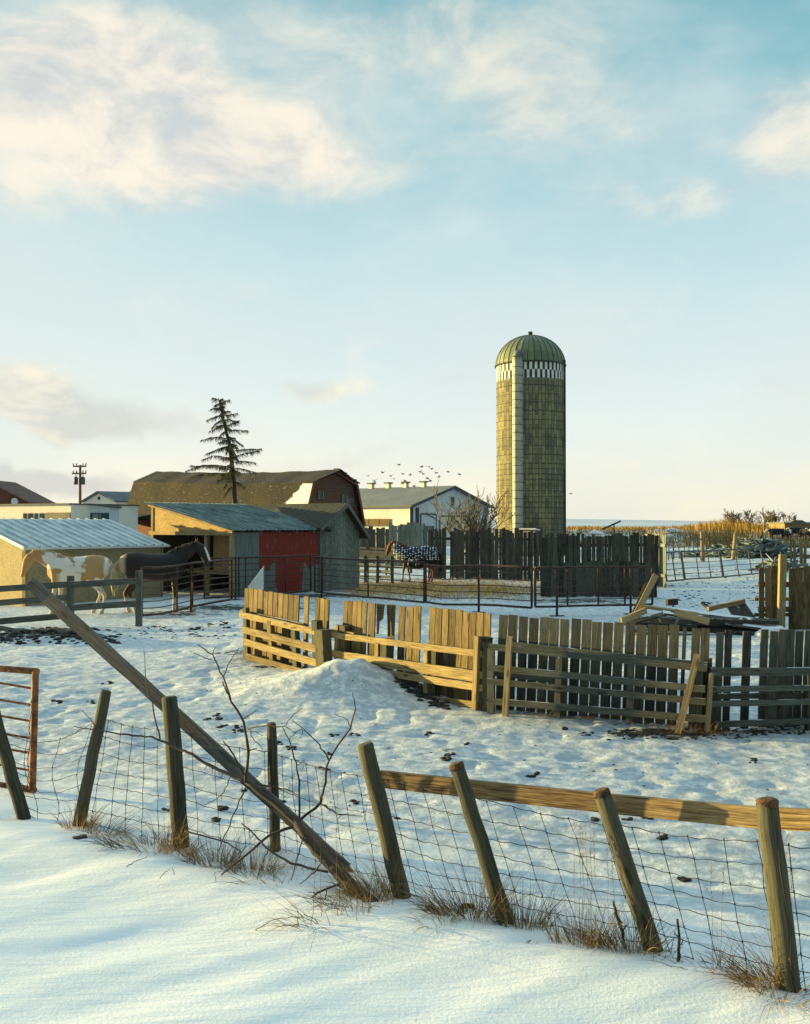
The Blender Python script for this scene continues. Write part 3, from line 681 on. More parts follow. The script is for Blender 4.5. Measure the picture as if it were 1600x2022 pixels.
for (s0_, s1_, z0_, z1_, m_) in ((-5.6,-2.9,.2,3.9,'blue_white'),(-2.2,3.0,.2,3.7,'white_wall')):
    mb = MB(); a = gq+U*s0_+Z1*(z0_+z1_)/2; b = gq+U*s1_+Z1*(z0_+z1_)/2; mb.beam(a,b,z1_-z0_,.06,Z1); do = mb.build('sliding_door', M[m_], t)
    mb = MB(); 
    for s in (s0_, s1_): mb.beam(gq+U*s+Z1*z0_-V*.05, gq+U*s+Z1*z1_-V*.05, .12,.05,U)
    mb.beam(gq+U*s0_+Z1*z1_-V*.05, gq+U*s1_+Z1*z1_-V*.05, .14,.05,Z1); mb.build('frame', M['trim_dark'], do)
for (s, z, w_, h_) in ((.2,5.4,.45,1.0),(4.2,2.4,1.2,1.5),(-4.3,2.3,1.9,.6)):
    mb = MB(); c = gq+U*s+Z1*z-V*.07; mb.beam(c-Z1*h_/2,c+Z1*h_/2,w_,.06,U); mb.build('window', M['glass'], t)
for s in (-7.2,-6.2,6.6):
    mb = MB(); mb.beam(gq+U*s+Z1*.2-V*.04, gq+U*s+Z1*4.6-V*.04, .5,.06,U); mb.build('corner_panel', M['teal_wall'] if s < 0 else M['grey_metal'], t)

# --- silo
Sx, Sy, Rs = 9.8, 79.0, 2.65; zb, zd = 0.3, 15.16
t = thing('grain_silo', (Sx, Sy, .4), 'tall concrete stave silo with ribbed metal dome, checkered band and side chute', 'silo')
def ringpt(an, r, z): return Vector((Sx+r*math.sin(an), Sy-r*math.cos(an), z))
mb = MB(); N = 96
for k in range(N):
    a0 = 2*math.pi*k/N; a1 = 2*math.pi*(k+1)/N
    mb.poly([ringpt(a0,Rs,zb), ringpt(a1,Rs,zb), ringpt(a1,Rs,zd-1.27), ringpt(a0,Rs,zd-1.27)], .5, [(a0*Rs,0),(a1*Rs,0),(a1*Rs,zd-1.27),(a0*Rs,zd-1.27)])
    mb.smooth[-1] = True
mb.build('stave_wall', M['silo'], t)
mb = MB(); z = zb+.4; k = 0
while z < zd-1.5:
    mb.tube([ringpt(2*math.pi*j/48, Rs+.015, z) for j in range(49)], .016, 4, .5, cap=False); z += 0.42 if z < 7 else .66
mb.build('steel_hoop', M['hoop'], t)
wm = MB(); dm = MB(); nc = 42
for row in range(2):
    for k in range(nc*2):
        a0 = math.pi*k/nc; a1 = math.pi*(k+1)/nc; za = zd-1.27+row*.63; zc = za+.63
        (wm if (k+row) % 2 else dm).poly([ringpt(a0,Rs+.01,za), ringpt(a1,Rs+.01,za), ringpt(a1,Rs+.01,zc), ringpt(a0,Rs+.01,zc)], .5)
wm.build('white_checker_band', M['check_white'], t); dm.build('dark_checker_band', M['check_dark'], t)
mb = MB(); nr = 32; rows = 12
def domep(k, j, lift=0): 
    th = (math.pi/2)*j/rows; r = (Rs+.06+lift)*math.cos(th); return Vector((Sx+r*math.sin(2*math.pi*k/nr), Sy-r*math.cos(2*math.pi*k/nr), zd-.02+(2.40+lift)*math.sin(th)))
for k in range(nr):
    for j in range(rows):
        mb.poly([domep(k,j),domep(k+1,j),domep(k+1,j+1),domep(k,j+1)], .5); mb.smooth[-1] = True
mb.build('dome', M['dome'], t)
mb = MB()
for k in range(nr): mb.tube([domep(k,j,.0) for j in range(rows+1)], .03, 5, .5)
mb.tube([domep(0,12)+Vector((0,0,-.05)), domep(0,12)+Vector((0,0,.3))], .18, 10)
mb.build('dome_rib', M['hoop'], t)
mb = MB(); mb.tube([domep(k*.667,0,.02) for k in range(49)], .07, 5, .5, cap=False); mb.build('dome_rim', M['hoop'], t)
ca = math.asin(-30/67.); c0 = ringpt(ca, Rs+.25, 0); rdv = Vector((math.sin(ca), -math.cos(ca), 0)); tv = Vector((math.cos(ca), math.sin(ca), 0))
mb = MB()
pr = [c0-tv*.36-rdv*.3] + [c0+tv*.36*math.sin(a_*math.pi/180)+rdv*.50*math.cos(a_*math.pi/180) for a_ in range(-90,91,15)] + [c0+tv*.36-rdv*.3]
for i in range(len(pr)-1):
    mb.poly([pr[i]+Z1*.9, pr[i+1]+Z1*.9, pr[i+1]+Z1*(zd+.2), pr[i]+Z1*(zd+.2)], .5)
mb.poly([p+Z1*(zd+.2) for p in pr], .5)
mb.build('chute', M['chute'], t)
z = 1.0
while z < zd+.1:
    mb = MB(); mb.tube([p+(p-c0)*.05+Z1*z for p in pr], .022, 4, .5); mb.build('chute_band', M['hoop'], t); z += .62
mb = MB(); mb.tube([c0+Z1*(zd+.2), c0+Z1*(zd+.5)-rdv*.1, c0+Z1*(zd+.65)-rdv*.7, c0+Z1*(zd+.55)-rdv*1.1], [.38,.36,.33,.2], 12); mb.build('chute_hood', M['chute_dark'], t)
mb = MB(); pa = math.asin(60/67.)
for da in (0, .05): mb.tube([ringpt(pa+da, Rs+.12, .4), ringpt(pa+da, Rs+.12, zd+.3)], .05, 6)
for k in range(29): mb.beam(ringpt(pa,Rs+.12,.7+k*.5), ringpt(pa+.05,Rs+.12,.7+k*.5), .03,.03)
mb.build('filler_pipe', M['hoop'], t)
mb = MB(); b0 = ringpt(ca+.25, Rs+.6, 0); mb.beam(b0+Z1*.3, b0+Z1*2.3, 1.5, .8, tv); mb.build('chute_foot', M['concrete'], t)
mb = MB(); mb.prism([b0-tv*.9+Z1*2.3-rdv*.5, b0+tv*.9+Z1*2.3-rdv*.5, b0+tv*.9+Z1*2.4+rdv*.6, b0-tv*.9+Z1*2.4+rdv*.6], Z1*.1); mb.build('foot_roof', M['snow_roof'], t)

# --- buildings on the left skyline
def pxx(px, d): return (px-800)/F*d
def hz(py, d): return HC + (1035-py)/F*d
d1 = 86
t = thing('low_white_building', (pxx(140,d1), d1, .4), 'long low white building with dark windows behind the panel shed', 'building')
mb = MB(); xa, xb = pxx(-160,d1), pxx(140,d1); mb.prism([(xa,d1,.2),(xb,d1,.2),(xb,d1,hz(996,d1)),(xa,d1,hz(996,d1))], (0,8,0)); mb.build('wall', M['white_wall'], t)
mb = MB(); mb.beam((xa-.2,d1+3.9,hz(995,d1)),(xb+.1,d1+3.9,hz(995,d1)), 8.4,.12,(0,1,0)); mb.build('roof_edge', M['trim_dark'], t)
mb = MB(); mb.beam((pxx(72,d1),d1-.05,1.6),(pxx(139,d1),d1-.05,1.6), 2.2+.0,.1,Z1); 
mb = MB(); zq = hz(1012,d1); mb.prism([(pxx(72,d1),d1-.08,.3),(pxx(139,d1),d1-.08,.3),(pxx(139,d1),d1-.08,zq),(pxx(72,d1),d1-.08,zq)], (0,.07,0)); mb.build('lower_wall', M['olive_wall'], t)
for (pa_, pb_) in ((7,15),(22,27),(28,33),(40,47),(55,60),(61,66)):
    mb = MB(); z0_, z1_ = hz(1027,d1), hz(1013,d1); mb.prism([(pxx(pa_,d1),d1-.1,z0_),(pxx(pb_,d1),d1-.1,z0_),(pxx(pb_,d1),d1-.1,z1_),(pxx(pa_,d1),d1-.1,z1_)], (0,.08,0)); wo = mb.build('window', M['glass'], t)
t.rotation_euler = (0,0,-.5)
d2 = 88
t = thing('shaded_gable_building', (pxx(178,d2), d2, .4), 'small building with bluish shade coloured into its upper wall and dark teal base beside the utility pole', 'building')
mb = MB(); x0, x1 = pxx(140.5,d2), pxx(216,d2)
mb.prism([(x0,d2,.2),(x1,d2,.2),(x1,d2,hz(1002,d2)),(pxx(185,d2),d2,hz(997,d2)),(x0,d2,hz(997,d2))], (0,7,0)); mb.build('wall', M['blue_white'], t)
mb = MB(); mb.prism([(x0+.02,d2-.08,.3),(x1-.02,d2-.08,.3),(x1-.02,d2-.08,hz(1013,d2)),(x0+.02,d2-.08,hz(1013,d2))], (0,.07,0)); mb.build('lower_wall', M['teal_wall'], t)
mb = MB(); mb.beam((x0-.1,d2+3.3,hz(996.5,d2)),(pxx(186,d2),d2+3.3,hz(996.5,d2)),7.3,.12,(0,1,0)); mb.beam((pxx(186,d2),d2+3.3,hz(996.5,d2)),(x1+.15,d2+3.3,hz(1001,d2)),7.3,.12,(0,1,0)); mb.build('roof', M['trim_dark'], t)
for (pa_, pb_) in ((172,174),(183,195),(197,200)):
    mb = MB(); z0_, z1_ = .9, hz(1015,d2); mb.prism([(pxx(pa_,d2),d2-.12,z0_),(pxx(pb_,d2),d2-.12,z0_),(pxx(pb_,d2),d2-.12,z1_),(pxx(pa_,d2),d2-.12,z1_)], (0,.05,0)); mb.build('door_panel', M['grey_metal'], t)
def house(name, label, cat, d, pxl, pxp, pxr, pye, pyp, wall, roof, depth, skew=0.0, ext=()):
    t = thing(name, (pxx(pxp,d), d, .4), label, cat)
    a, p, b = pxx(pxl,d), pxx(pxp,d), pxx(pxr,d); ze_, zp_ = hz(pye,d), hz(pyp,d); v = Vector((skew*depth, depth, 0))
    mb = MB(); mb.prism([(a,d,.2),(b,d,.2),(b,d,ze_),(p,d,zp_),(a,d,ze_)], v); mb.build('wall', wall, t)
    mb = MB(); o = Vector((0,-.4,0)); sl = .25*(b-a)*.12
    A0 = Vector((a-sl,d,ze_-(zp_-ze_)*sl/(p-a)+.05)); P0 = Vector((p,d,zp_+.08)); B0 = Vector((b+sl,d,ze_-(zp_-ze_)*sl/(b-p)+.05)); v2 = v*1.06
    mb.prism([A0+o,P0+o,P0+o+v2,A0+o+v2], Z1*.18); mb.prism([P0+o,B0+o,B0+o+v2,P0+o+v2], Z1*.183); mb.build('roof', roof, t)
    return t
t = house('brown_roof_house', 'house with red-brown gable cut by the left edge of the photo', 'house', 130, -130, -30, 53, 992, 950, M['red_board'], M['brown_roof'], 10)
mb = MB(); c = Vector((pxx(30,130),129.8,hz(990,130))); mb.tube([c-Vector((0,.1,0)), c+Vector((0,.15,0))], .45, 12); mb.build('round_vent', M['white_metal'], t)
t = house('white_gable_house', 'cream gabled house with grey-blue roof right of the utility pole', 'house', 125, 150, 196, 243, 992, 974, M['white_wall'], M['grey_roof'], 14, skew=.25)
t.rotation_euler = (0,0,-.55)
mb = MB(); c = Vector((pxx(196,125),124.9,hz(984,125))); mb.tube([c, c+Vector((0,.1,0))], .22, 10); mb.build('round_vent', M['trim_dark'], t)
mb = MB(); mb.beam((pxx(240,125),124.8,.4),(pxx(240,125),124.8,hz(993,125)),.35,.1,(1,0,0)); mb.build('corner_board', M['olive_wall'], t)
t = house('snowy_roof_house', 'distant house with snow covered roof and thin chimney left of the barn', 'house', 150, 236, 262, 300, 988, 970, M['white_wall'], M['snow_roof'], 12, skew=.3)
t.rotation_euler = (0,0,-.4)
mb = MB(); c = Vector((pxx(270,150),152,hz(972,150))); mb.tube([c, c+Z1*.9], .1, 8); mb.build('chimney', M['trim_dark'], t)

# --- utility pole
d3 = 110
b = Vector((pxx(158,d3), d3, .4)); zt = hz(918,d3)
t = thing('utility_pole', b, 'wooden utility pole with crossarms and transformers behind the low buildings', 'utility pole')
mb = MB(); mb.tube([b-Z1*.3, Vector((b.x,b.y,zt))], [.19,.13], 10); mb.build('pole', M['pole_far'], t)
for (py_, l, r_) in ((921,-13,13),(935,-15,13)):
    z = hz(py_, d3); mb = MB(); mb.beam((b.x+l/F*d3,b.y-.2,z),(b.x+r_/F*d3,b.y-.2,z),.16,.12,Z1); c_ = mb.build('crossarm', M['pole_far'], t)
    mb = MB()
    for k in (-.95,-.45,.5,.95): q = b.x+k*13/F*d3; mb.tube([(q,b.y-.2,z+.05),(q,b.y-.2,z+.32)],[.05,.08],6)
    mb.build('insulator', M['trim_dark'], c_)
for s in (-1,1):
    mb = MB(); q = Vector((b.x+s*.38, b.y-.25, hz(957,d3))); mb.tube([q, q+Z1*.75, q+Z1*.85],[.23,.23,.1],12); tr = mb.build('transformer', M['grey_pipe'], t)
    mb = MB(); mb.tube([q+Z1*.8, q+Z1*1.35],[.05,.03],6); mb.build('bushing', M['trim_dark'], tr)

rg = random.Random(77); mb = MB()
for k in range(9000):
    y = rg.uniform(31.3, 44.0); x = pxx(rg.uniform(692, 1074), y); dens = math.exp(-((y-38)/6.2)**4)
    if rg.random() > dens*(.45+.55*float(vnoise(np.array([x*1.3]), np.array([y*1.3]), 3)[0])): continue
    g = gz(x,y); a_ = rg.uniform(0,6.3); v = Vector((math.cos(a_)*.16, math.sin(a_)*.16, rg.uniform(.02,.16))); p = Vector((x,y,g-.01)); sd_ = Vector((-math.sin(a_),math.cos(a_),.3)).normalized()*.012
    mb.poly([p-sd_, p+sd_, p+v], rg.random(), [(0,0),(0,.1),(.3,0)])
M['straw'] = simple('trodden_straw', (0.66,0.40,0.09), 0.9, ns=1.3, col2=(0.22,0.13,0.03))
so = mb.build('straw_litter', M['straw']); tag(so, 'trodden golden straw spread in front of the windbreak', 'straw', kind='stuff')
# ------------------------------------------------------------------ trees
M['larch_bark'] = simple('larch_bark', (0.05,0.045,0.035), 0.95, ns=12, nz=0.5)
M['larch_twig'] = simple('larch_twig', (0.20,0.165,0.04), 0.9, ns=1.4, col2=(0.05,0.075,0.04))
d4 = 46
tp = [P(468,1003,d4), P(462,960,d4), P(458,915,d4), P(452,875,d4), P(444,840,d4), P(437,808,d4), P(431,786,d4)]
tp[0] = Vector((tp[0].x+.12, d4, .3))
t = thing('larch_tree', tp[0], 'leaning sparse conifer with drooping branches behind the shelter roof', 'tree')
mb = MB(); mb.tube(tp, [.13,.11,.095,.08,.06,.04,.015], 8, wob=.1); mb.build('trunk', M['larch_bark'], t)
def along(pts, s):
    n_ = len(pts)-1; k = min(int(s*n_), n_-1); return pts[k].lerp(pts[k+1], s*n_-k)
rg = random.Random(3)
tw = MB(); br = MB()
man = [((436,807),(416,807)),((438,820),(409,829)),((442,828),(418,844)),((443,840),(414,852)),((437,795),(454,788)),((443,822),(470,815)),((443,829),(473,831)),((446,842),(472,832)),((448,852),(490,851)),((447,850),(432,864)),
  ((450,867),(396,870)),((452,867),(480,880)),((454,881),(431,890)),((454,881),(406,896)),((459,893),(517,885)),((458,906),(513,889)),((458,906),(399,907)),((460,914),(507,915)),((458,925),(377,919)),((460,925),(506,933)),((458,930),(366,931)),((458,940),(379,942)),
  ((432,790),(419,785)),((432,791),(441,786)),((433,797),(424,800)),((434,800),(444,803)),((440,815),(455,812)),((461,945),(440,965)),((463,950),(484,962)),((462,955),(442,980))]
def limb(q, e, sagk, rg):
    pts = []; L = (e-q).length
    for k in range(9):
        f = k/8; pts.append(q.lerp(e, f) + Z1*(L*(.10*math.sin(math.pi*f) - sagk*math.sin(math.pi*f)*f)) + Vector((rg.uniform(-.02,.02),rg.uniform(-.02,.02),rg.uniform(-.02,.02))))
    br.tube(pts, [(.011+.008*L)*(1-.85*k/8)*.9 for k in range(9)], 5)
    nt = int(30+L*90)
    for k in range(nt):
        f = rg.uniform(.08,1); c = along(pts, min(f,.999)); ln = rg.uniform(.06,.36)*(1.1-.45*f)
        hd = Vector((rg.uniform(-.5,.5), rg.uniform(-.6,.6), -rg.uniform(.4,1.2)))+(e-q).normalized()*.35; hd.normalize()
        e2 = c+hd*ln; sd_ = hd.orthogonal().normalized()*rg.uniform(.006,.013)
        tw.poly([c-sd_, c+sd_, e2], rg.random())
        for _ in range(4):
            m_ = c.lerp(e2, rg.random()); o_ = Vector((rg.uniform(-1,1),rg.uniform(-1,1),rg.uniform(-1,.4))).normalized()*rg.uniform(.03,.075)
            tw.poly([m_-sd_*.9, m_+sd_*.9, m_+o_], rg.random())
for (q_, e_) in man:
    dd_ = rg.uniform(-.7,.7); limb(P(*q_, d4), P(*e_, d4+dd_*abs(e_[0]-q_[0])/60), rg.uniform(-.05,.15), rg)
for i in range(34):
    s = .16+.8*rg.random(); q = along(tp, s); az = rg.choice((-1,1))*rg.uniform(.9,2.2); L = (1-s)**.7*rg.uniform(.5,1.7)+.12
    limb(q, q+Vector((math.cos(az)*.75, math.sin(az), rg.uniform(-.25,.1)))*L, .1, rg)
br.build('branches', M['larch_bark'], t); tw.build('crown', M['larch_twig'], t)

def bare_shrub(name, base, h, spread, n, label, mt, cat='shrub', group=None, seed=1, r0=.03, px_min=.006):
    rg = random.Random(seed); t = thing(name, base, label, cat, group); mb = MB()
    def grow(p, dr, L, r, dep):
        pts = [p]; c = p; dd = dr.copy()
        for k in range(4):
            dd = (dd + Vector((rg.uniform(-.25,.25), rg.uniform(-.25,.25), rg.uniform(-.05,.18)))).normalized(); c = c + dd*L/4; pts.append(c)
        mb.tube(pts, [max(px_min, r*(1-.15*k)) for k in range(5)], 5 if dep < 1 else 3, cap=False)
        if dep < 3:
            for k in range(rg.randint(3,4)):
                q = pts[rg.randint(1,4)]; nd = (dd + Vector((rg.uniform(-.9,.9), rg.uniform(-.9,.9), rg.uniform(-.2,.5)))).normalized(); grow(q, nd, L*rg.uniform(.5,.75), r*.55, dep+1)
    for i in range(n):
        a = rg.uniform(0, 2*math.pi); grow(Vector(base)+Vector((rg.uniform(-.1,.1),rg.uniform(-.1,.1),0)), Vector((math.cos(a)*spread, math.sin(a)*spread, 1)).normalized(), h*rg.uniform(.4,.55), r0, 0)
    mb.build('branches', mt, t); return t
M['shrub_bark'] = simple('shrub_bark', (0.15,0.12,0.06), 0.95, ns=3, col2=(0.05,0.05,0.035))
M['gold_twig'] = simple('golden_twig', (0.42,0.26,0.05), 0.95, ns=0.2, col2=(0.20,0.13,0.03))
q = G(938, 60); bare_shrub('bare_shrub', q, 4.6, .62, 10, 'leafless rounded shrub in front of the white barn gable', M['shrub_bark'], seed=5, r0=.06, px_min=.02)
# ------------------------------------------------------------------ fences
def slab_fence(name, label, cat, a, b, h, mt, wd=.17, gap=.2, seed=1, group=None, lean=.03, dark_rail=True, holes=0.05, jag=.12, th=.035):
    rg = random.Random(seed); a = Vector(a); b = Vector(b); L = (b-a).length; t = thing(name, (a.x,a.y,gz(a.x,a.y)), label, cat, group)
    dr = (b-a); dr.z = 0; dr.normalize(); nn = dr.cross(Z1); mb = MB(); s = 0; kk = 0
    while s < L:
        kk += 1; ww = wd*rg.uniform(.65,1.15); c = a+dr*(s+ww/2)+nn*(.022 if kk % 2 else 0)*(1 if holes < .04 else 0); g = gz(c.x, c.y)
        if rg.random() > holes:
            ln = dr*rg.uniform(-lean,lean)*h; mb.beam(c+Z1*(g-.05+rg.uniform(0,.08)), c+ln+Z1*(g+h+rg.uniform(-jag,jag)), ww*(1.2 if holes < .04 else 1.0), th if holes > .04 else .02, dr, taper=rg.uniform(.92,1.0))
        s += ww + (gap*rg.random()**3*wd if gap else 0)
    mb.build('board_panel', mt, t)
    for zz in (.45, h-.4):
        mb = MB(); mb.beam(a+nn*(-.07)+Z1*(gz(a.x,a.y)+zz), b+nn*(-.07)+Z1*(gz(b.x,b.y)+zz), .12, .05, Z1); mb.build('rail', mt, t)
    return t
def gp(px, d): v = G(px, d); v.z = 0; return v
slab_fence('slab_fence', 'dark windbreak fence of upright slabs behind the blanketed horse', 'fence', gp(846,44.4), gp(1068,43.6), 2.15, M['slab_wood'], .125, .45, 11, 'dark slab windbreak fences', .012, holes=.02, jag=.12)
slab_fence('slab_fence', 'dark windbreak fence of upright slabs right of the silo foot', 'fence', gp(1070,40), gp(1310,39.3), 1.98, M['slab_wood'], .13, .5, 12, 'dark slab windbreak fences', .012, holes=.03, jag=.10)
slab_fence('slab_fence', 'short dark solid board panel in front of the windbreak', 'fence', gp(1068,33.6), gp(1287,33.4), 1.15, M['slab_wood'], .2, .25, 14, 'dark slab windbreak fences', .008, holes=.01, jag=.05)
slab_fence('windbreak_return', 'windbreak return running away with light between its boards', 'fence', gp(1316,46), gp(1278,62), 2.0, M['pale_wood'], .15, 8, 13, None, .04)
slab_fence('board_fence', 'green-grey leaning board panel at the right end of the dark windbreak', 'fence', gp(1318,38), gp(1284,41), 2.0, M['slab_grey'], .2, .2, 15, None, .02, jag=.03)
slab_fence('board_fence', 'dark broken slab fence beside the gabled shed far behind', 'fence', gp(700,62), gp(768,61.6), 2.2, M['slab_wood'], .2, .6, 16, None, .01, holes=.03)
slab_fence('board_fence', 'pale green-grey board fence behind the blanketed horse', 'fence', gp(768,57), gp(846,56.8), 2.4, M['slab_grey'], .17, .3, 17, None, .008, holes=.02)
slab_fence('board_fence', 'grey-brown board fence at the far right edge beneath the cattle', 'fence', gp(1560,56), gp(1660,55), 1.35, M['fence_board'], .17, 2.2, 18, None, .03)

def pipe_panel(name, label, pa, pb, ztop, zbot, nrail, mt, verts=(0,1), r=.024, rt=.032, group='steel pipe corral panels', feet=(), cat='corral panel', n_in=None, lean=None):
    a = Vector(pa); b = Vector(pb); t = thing(name, (a.x,a.y,gz(a.x,a.y)), label, cat, group); dr = (b-a); dr.z=0; 
    lv = lean if lean else Vector((0,0,0))
    def pt(s, z): q = a+(b-a)*s; g = gz(q.x,q.y) if feet is not None else .4; return Vector((q.x,q.y,g+z))+lv*z
    for k in range(nrail):
        z = zbot + (ztop-zbot)*k/(nrail-1); main = k in (0, nrail-1)
        mb = MB(); mb.tube([pt(s/6, z) if not main else pt(s/6,z) for s in range(7)], rt if main else r*.55, 6); mb.build('top_rail' if k == nrail-1 else ('bottom_rail' if k == 0 else 'rail'), mt, t)
    for s in verts:
        mb = MB(); mb.tube([pt(s,zbot), pt(s,ztop)], rt if s in (0,1) else r, 6); mb.build('upright', mt, t)
    for s in (feet or ()):
        mb = MB(); q = pt(s,-.1); mb.tube([q, pt(s,ztop)], rt, 6); q = pt(s, .02); mb.beam(q-dr.normalized()*.2, q+dr.normalized()*.2, .1,.015,dr.normalized().cross(Z1)); mb.build('foot_post', mt, t)
    return t
pipe_panel('pipe_gate', 'brown pipe gate hung on the board fence in front of the dark horse', gp(281,25.3), gp(458,30.2), 1.33, .14, 8, M['rust_pipe'], (0,.35,.52,1), feet=(.5,), cat='gate')
pipe_panel('pipe_fence', 'brown pipe panel across the red shelter wall', gp(404,31.0), gp(614,34.8), 1.33, .12, 7, M['rust_pipe'], (0,.3,.36,.74,1), feet=(.27,))
pipe_panel('pipe_fence', 'long pipe panel receding from gabled shed to the straw patch', gp(622,33), gp(838,28.9), 1.33, .2, 7, M['rust_pipe'], (0,.08,.52,1), feet=(.07,))
pipe_panel('pipe_fence', 'pipe panel crossing the straw between the blanketed horse and slab fence', gp(841,28.8), gp(1050,26.6), 1.28, .22, 7, M['rust_pipe'], (0,.52,1), feet=(.52,))
pipe_panel('pipe_fence', 'rightmost pipe panel of the row ending by the lumber pile', gp(1057,26.5), gp(1288,27.4), 1.28, .26, 7, M['rust_pipe'], (0,.27,.53,.76,1), feet=(.18,.81))

# tubular panels out on the snow at right
for i, (pa, da, pb, db) in enumerate(((1318,40,1352,41),(1354,41.4,1428,43.5),(1430,43.6,1510,46.5))):
    pipe_panel('tubular_fence', ['short grey tubular panel next to the windbreak corner','middle grey tubular panel standing on open snow','farthest grey tubular panel nearing the brush pile'][i], gp(pa,da), gp(pb,db), 1.25, .12, 6, M['grey_pipe'], (0,.36,.68,1) if i else (0,.5,1), group='grey tubular panels on the open snow', feet=(), lean=Vector((-.12,.1,0)), cat='corral panel')

# board fence at left
def bfence_pt(px, py, d): return P(px, py, d)
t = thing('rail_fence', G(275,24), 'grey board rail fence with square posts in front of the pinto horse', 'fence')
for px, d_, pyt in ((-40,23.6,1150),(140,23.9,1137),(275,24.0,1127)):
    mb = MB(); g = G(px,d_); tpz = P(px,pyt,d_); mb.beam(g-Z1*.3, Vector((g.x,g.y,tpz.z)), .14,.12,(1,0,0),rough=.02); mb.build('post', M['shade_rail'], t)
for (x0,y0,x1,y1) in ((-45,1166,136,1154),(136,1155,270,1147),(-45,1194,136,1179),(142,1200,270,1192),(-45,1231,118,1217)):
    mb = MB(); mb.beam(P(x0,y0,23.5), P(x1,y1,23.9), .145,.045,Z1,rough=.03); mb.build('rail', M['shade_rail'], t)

# corral of upright boards with rail frames
def corral(label, pa, da, pb, db, boards, ztop, mt, mrail, rails, posts, seed, group='sections of the tall board corral fence', wd=.142):
    rg = random.Random(seed); a = gp(pa,da); b = gp(pb,db); t = thing('corral_fence', (a.x,a.y,gz(a.x,a.y)), label, 'fence', group)
    dr = (b-a).normalized(); nn = dr.cross(Z1); L = (b-a).length
    def at(px):      # where the view column of px meets the fence line
        u = (px-800)/F; s = (u*a.y-a.x)/((b-a).x-u*(b-a).y); return s
    mb = MB()
    for (x0, x1, w_) in boards:
        s0 = at(x0)*L; s1 = at(x1)*L; n_ = max(1, round((s1-s0)/w_)); st = (s1-s0)/n_
        for k in range(n_):
            c = a+dr*(s0+st*(k+.5)); g = gz(c.x,c.y); zt_ = ztop(s0/L+(st*(k+.5))/L)
            wz = st*rg.uniform(.82,.90); ln = rg.uniform(-.02,.02)
            broken = (seed == 2 and 3.2 < 0) 
            mb.beam(c+Z1*(g-.05)+dr*rg.uniform(-.006,.006)-dr*.03, c+Z1*(zt_+rg.uniform(-.02,.015))+dr*(ln*.4+.025), wz, .024, dr)
    mb.build('board_panel', mt, t)
    for (x0,y0,x1,y1,off,w_) in rails:
        # frame rails stand proud of the boards
        s0 = at(x0); s1 = at(x1); p0 = P(x0,y0,(a+(b-a)*s0).y-off); p1 = P(x1,y1,(a+(b-a)*s1).y-off)
        mb = MB(); mb.beam(p0, p1, w_, .04, Z1, rough=.025); mb.build('rail', mrail, t)
    for (x0,y0,x1,y1,off,w_,mm) in posts:
        s0 = at(x0); dd = (a+(b-a)*s0).y-off; mb = MB(); p0 = P(x0,y0,dd); p1 = P(x1,y1,dd-.03)
        mb.beam(p0-(p1-p0).normalized()*.12, p1, w_, w_*.9, dr, rough=.03); mb.build('post', M[mm], t)
    return t
corral('leftmost corral section with a missing board and golden rails', 480,18.3,646,16.5, [(482,590,.15),(600,609,.1),(622,650,.11)], lambda s: 1.66-.08*s, M['fence_board'], M['rail_wood'],
    [(474,1213,630,1249,.32,.10),(480,1243,633,1283,.32,.12),(483,1267,633,1311,.32,.12),(486,1296,620,1333,.32,.10),(476,1208,600,1236,.1,.08)],
    [(490,1300,486,1200,.2,.09,'post_wood'),(540,1312,534,1225,.2,.1,'rail_wood'),(587,1325,583,1238,.2,.11,'post_wood'),(641,1335,637,1243,.28,.2,'post_wood'),(629,1330,626,1225,.2,.14,'post_wood')], 1)
corral('middle corral section with sunlit golden boards behind the snow mound', 652,16.6,966,14.1, [(677,724,.128),(727,742,.13),(765,779,.13),(786,830,.14),(846,968,.14)], lambda s: 1.585-.03*s, M['fence_board'], M['rail_wood'],
    [(650,1253,957,1292,.30,.09),(650,1289,955,1334,.30,.10),(650,1311,955,1359,.30,.10),(700,1362,942,1392,.30,.09),(678,1300,940,1341,.27,.08),(655,1246,700,1253,.2,.06)],
    [(664,1340,667,1234,.22,.07,'rail_wood'),(682,1345,681,1235,.12,.13,'post_wood'),(746,1345,747,1262,.2,.09,'rail_wood'),(762,1350,763,1262,.14,.14,'post_wood'),(843,1375,844,1275,.2,.08,'rail_wood'),(858,1376,860,1280,.14,.12,'post_wood'),(938,1400,944,1256,.35,.075,'pale_wood'),(951,1402,962,1258,.24,.12,'post_wood')], 2)
# half-broken boards of the middle section
tt = [o for o in bpy.data.objects if o.name.startswith('corral_fence')][-1]
mb = MB()
for (pts) in ([(744,1192),(760,1194),(757,1222),(750,1228),(748,1252),(744,1252)], [(764,1194),(781,1197),(776,1222),(779,1240),(775,1256),(766,1256)]):
    mb.prism([P(x,y,15.55) for x,y in pts], (0,.024,0))
mb.build('broken_board', M['fence_board'], tt)
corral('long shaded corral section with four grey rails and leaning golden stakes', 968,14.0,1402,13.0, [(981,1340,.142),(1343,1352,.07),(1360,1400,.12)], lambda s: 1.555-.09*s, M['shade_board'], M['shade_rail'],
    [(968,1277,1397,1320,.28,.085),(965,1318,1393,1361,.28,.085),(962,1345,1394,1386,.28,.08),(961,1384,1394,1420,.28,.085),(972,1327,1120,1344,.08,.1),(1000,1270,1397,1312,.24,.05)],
    [(970,1398,970,1280,.22,.09,'shade_rail'),(998,1412,1007,1257,.38,.075,'pale_wood'),(1101,1400,1105,1300,.2,.085,'shade_rail'),(1243,1408,1247,1302,.2,.085,'shade_rail'),(1344,1430,1378,1292,.40,.08,'pale_wood'),(1375,1420,1383,1322,.2,.08,'shade_rail'),(963,1408,962,1268,.1,.12,'post_wood'),(1394,1425,1399,1300,.12,.1,'post_wood')], 3)
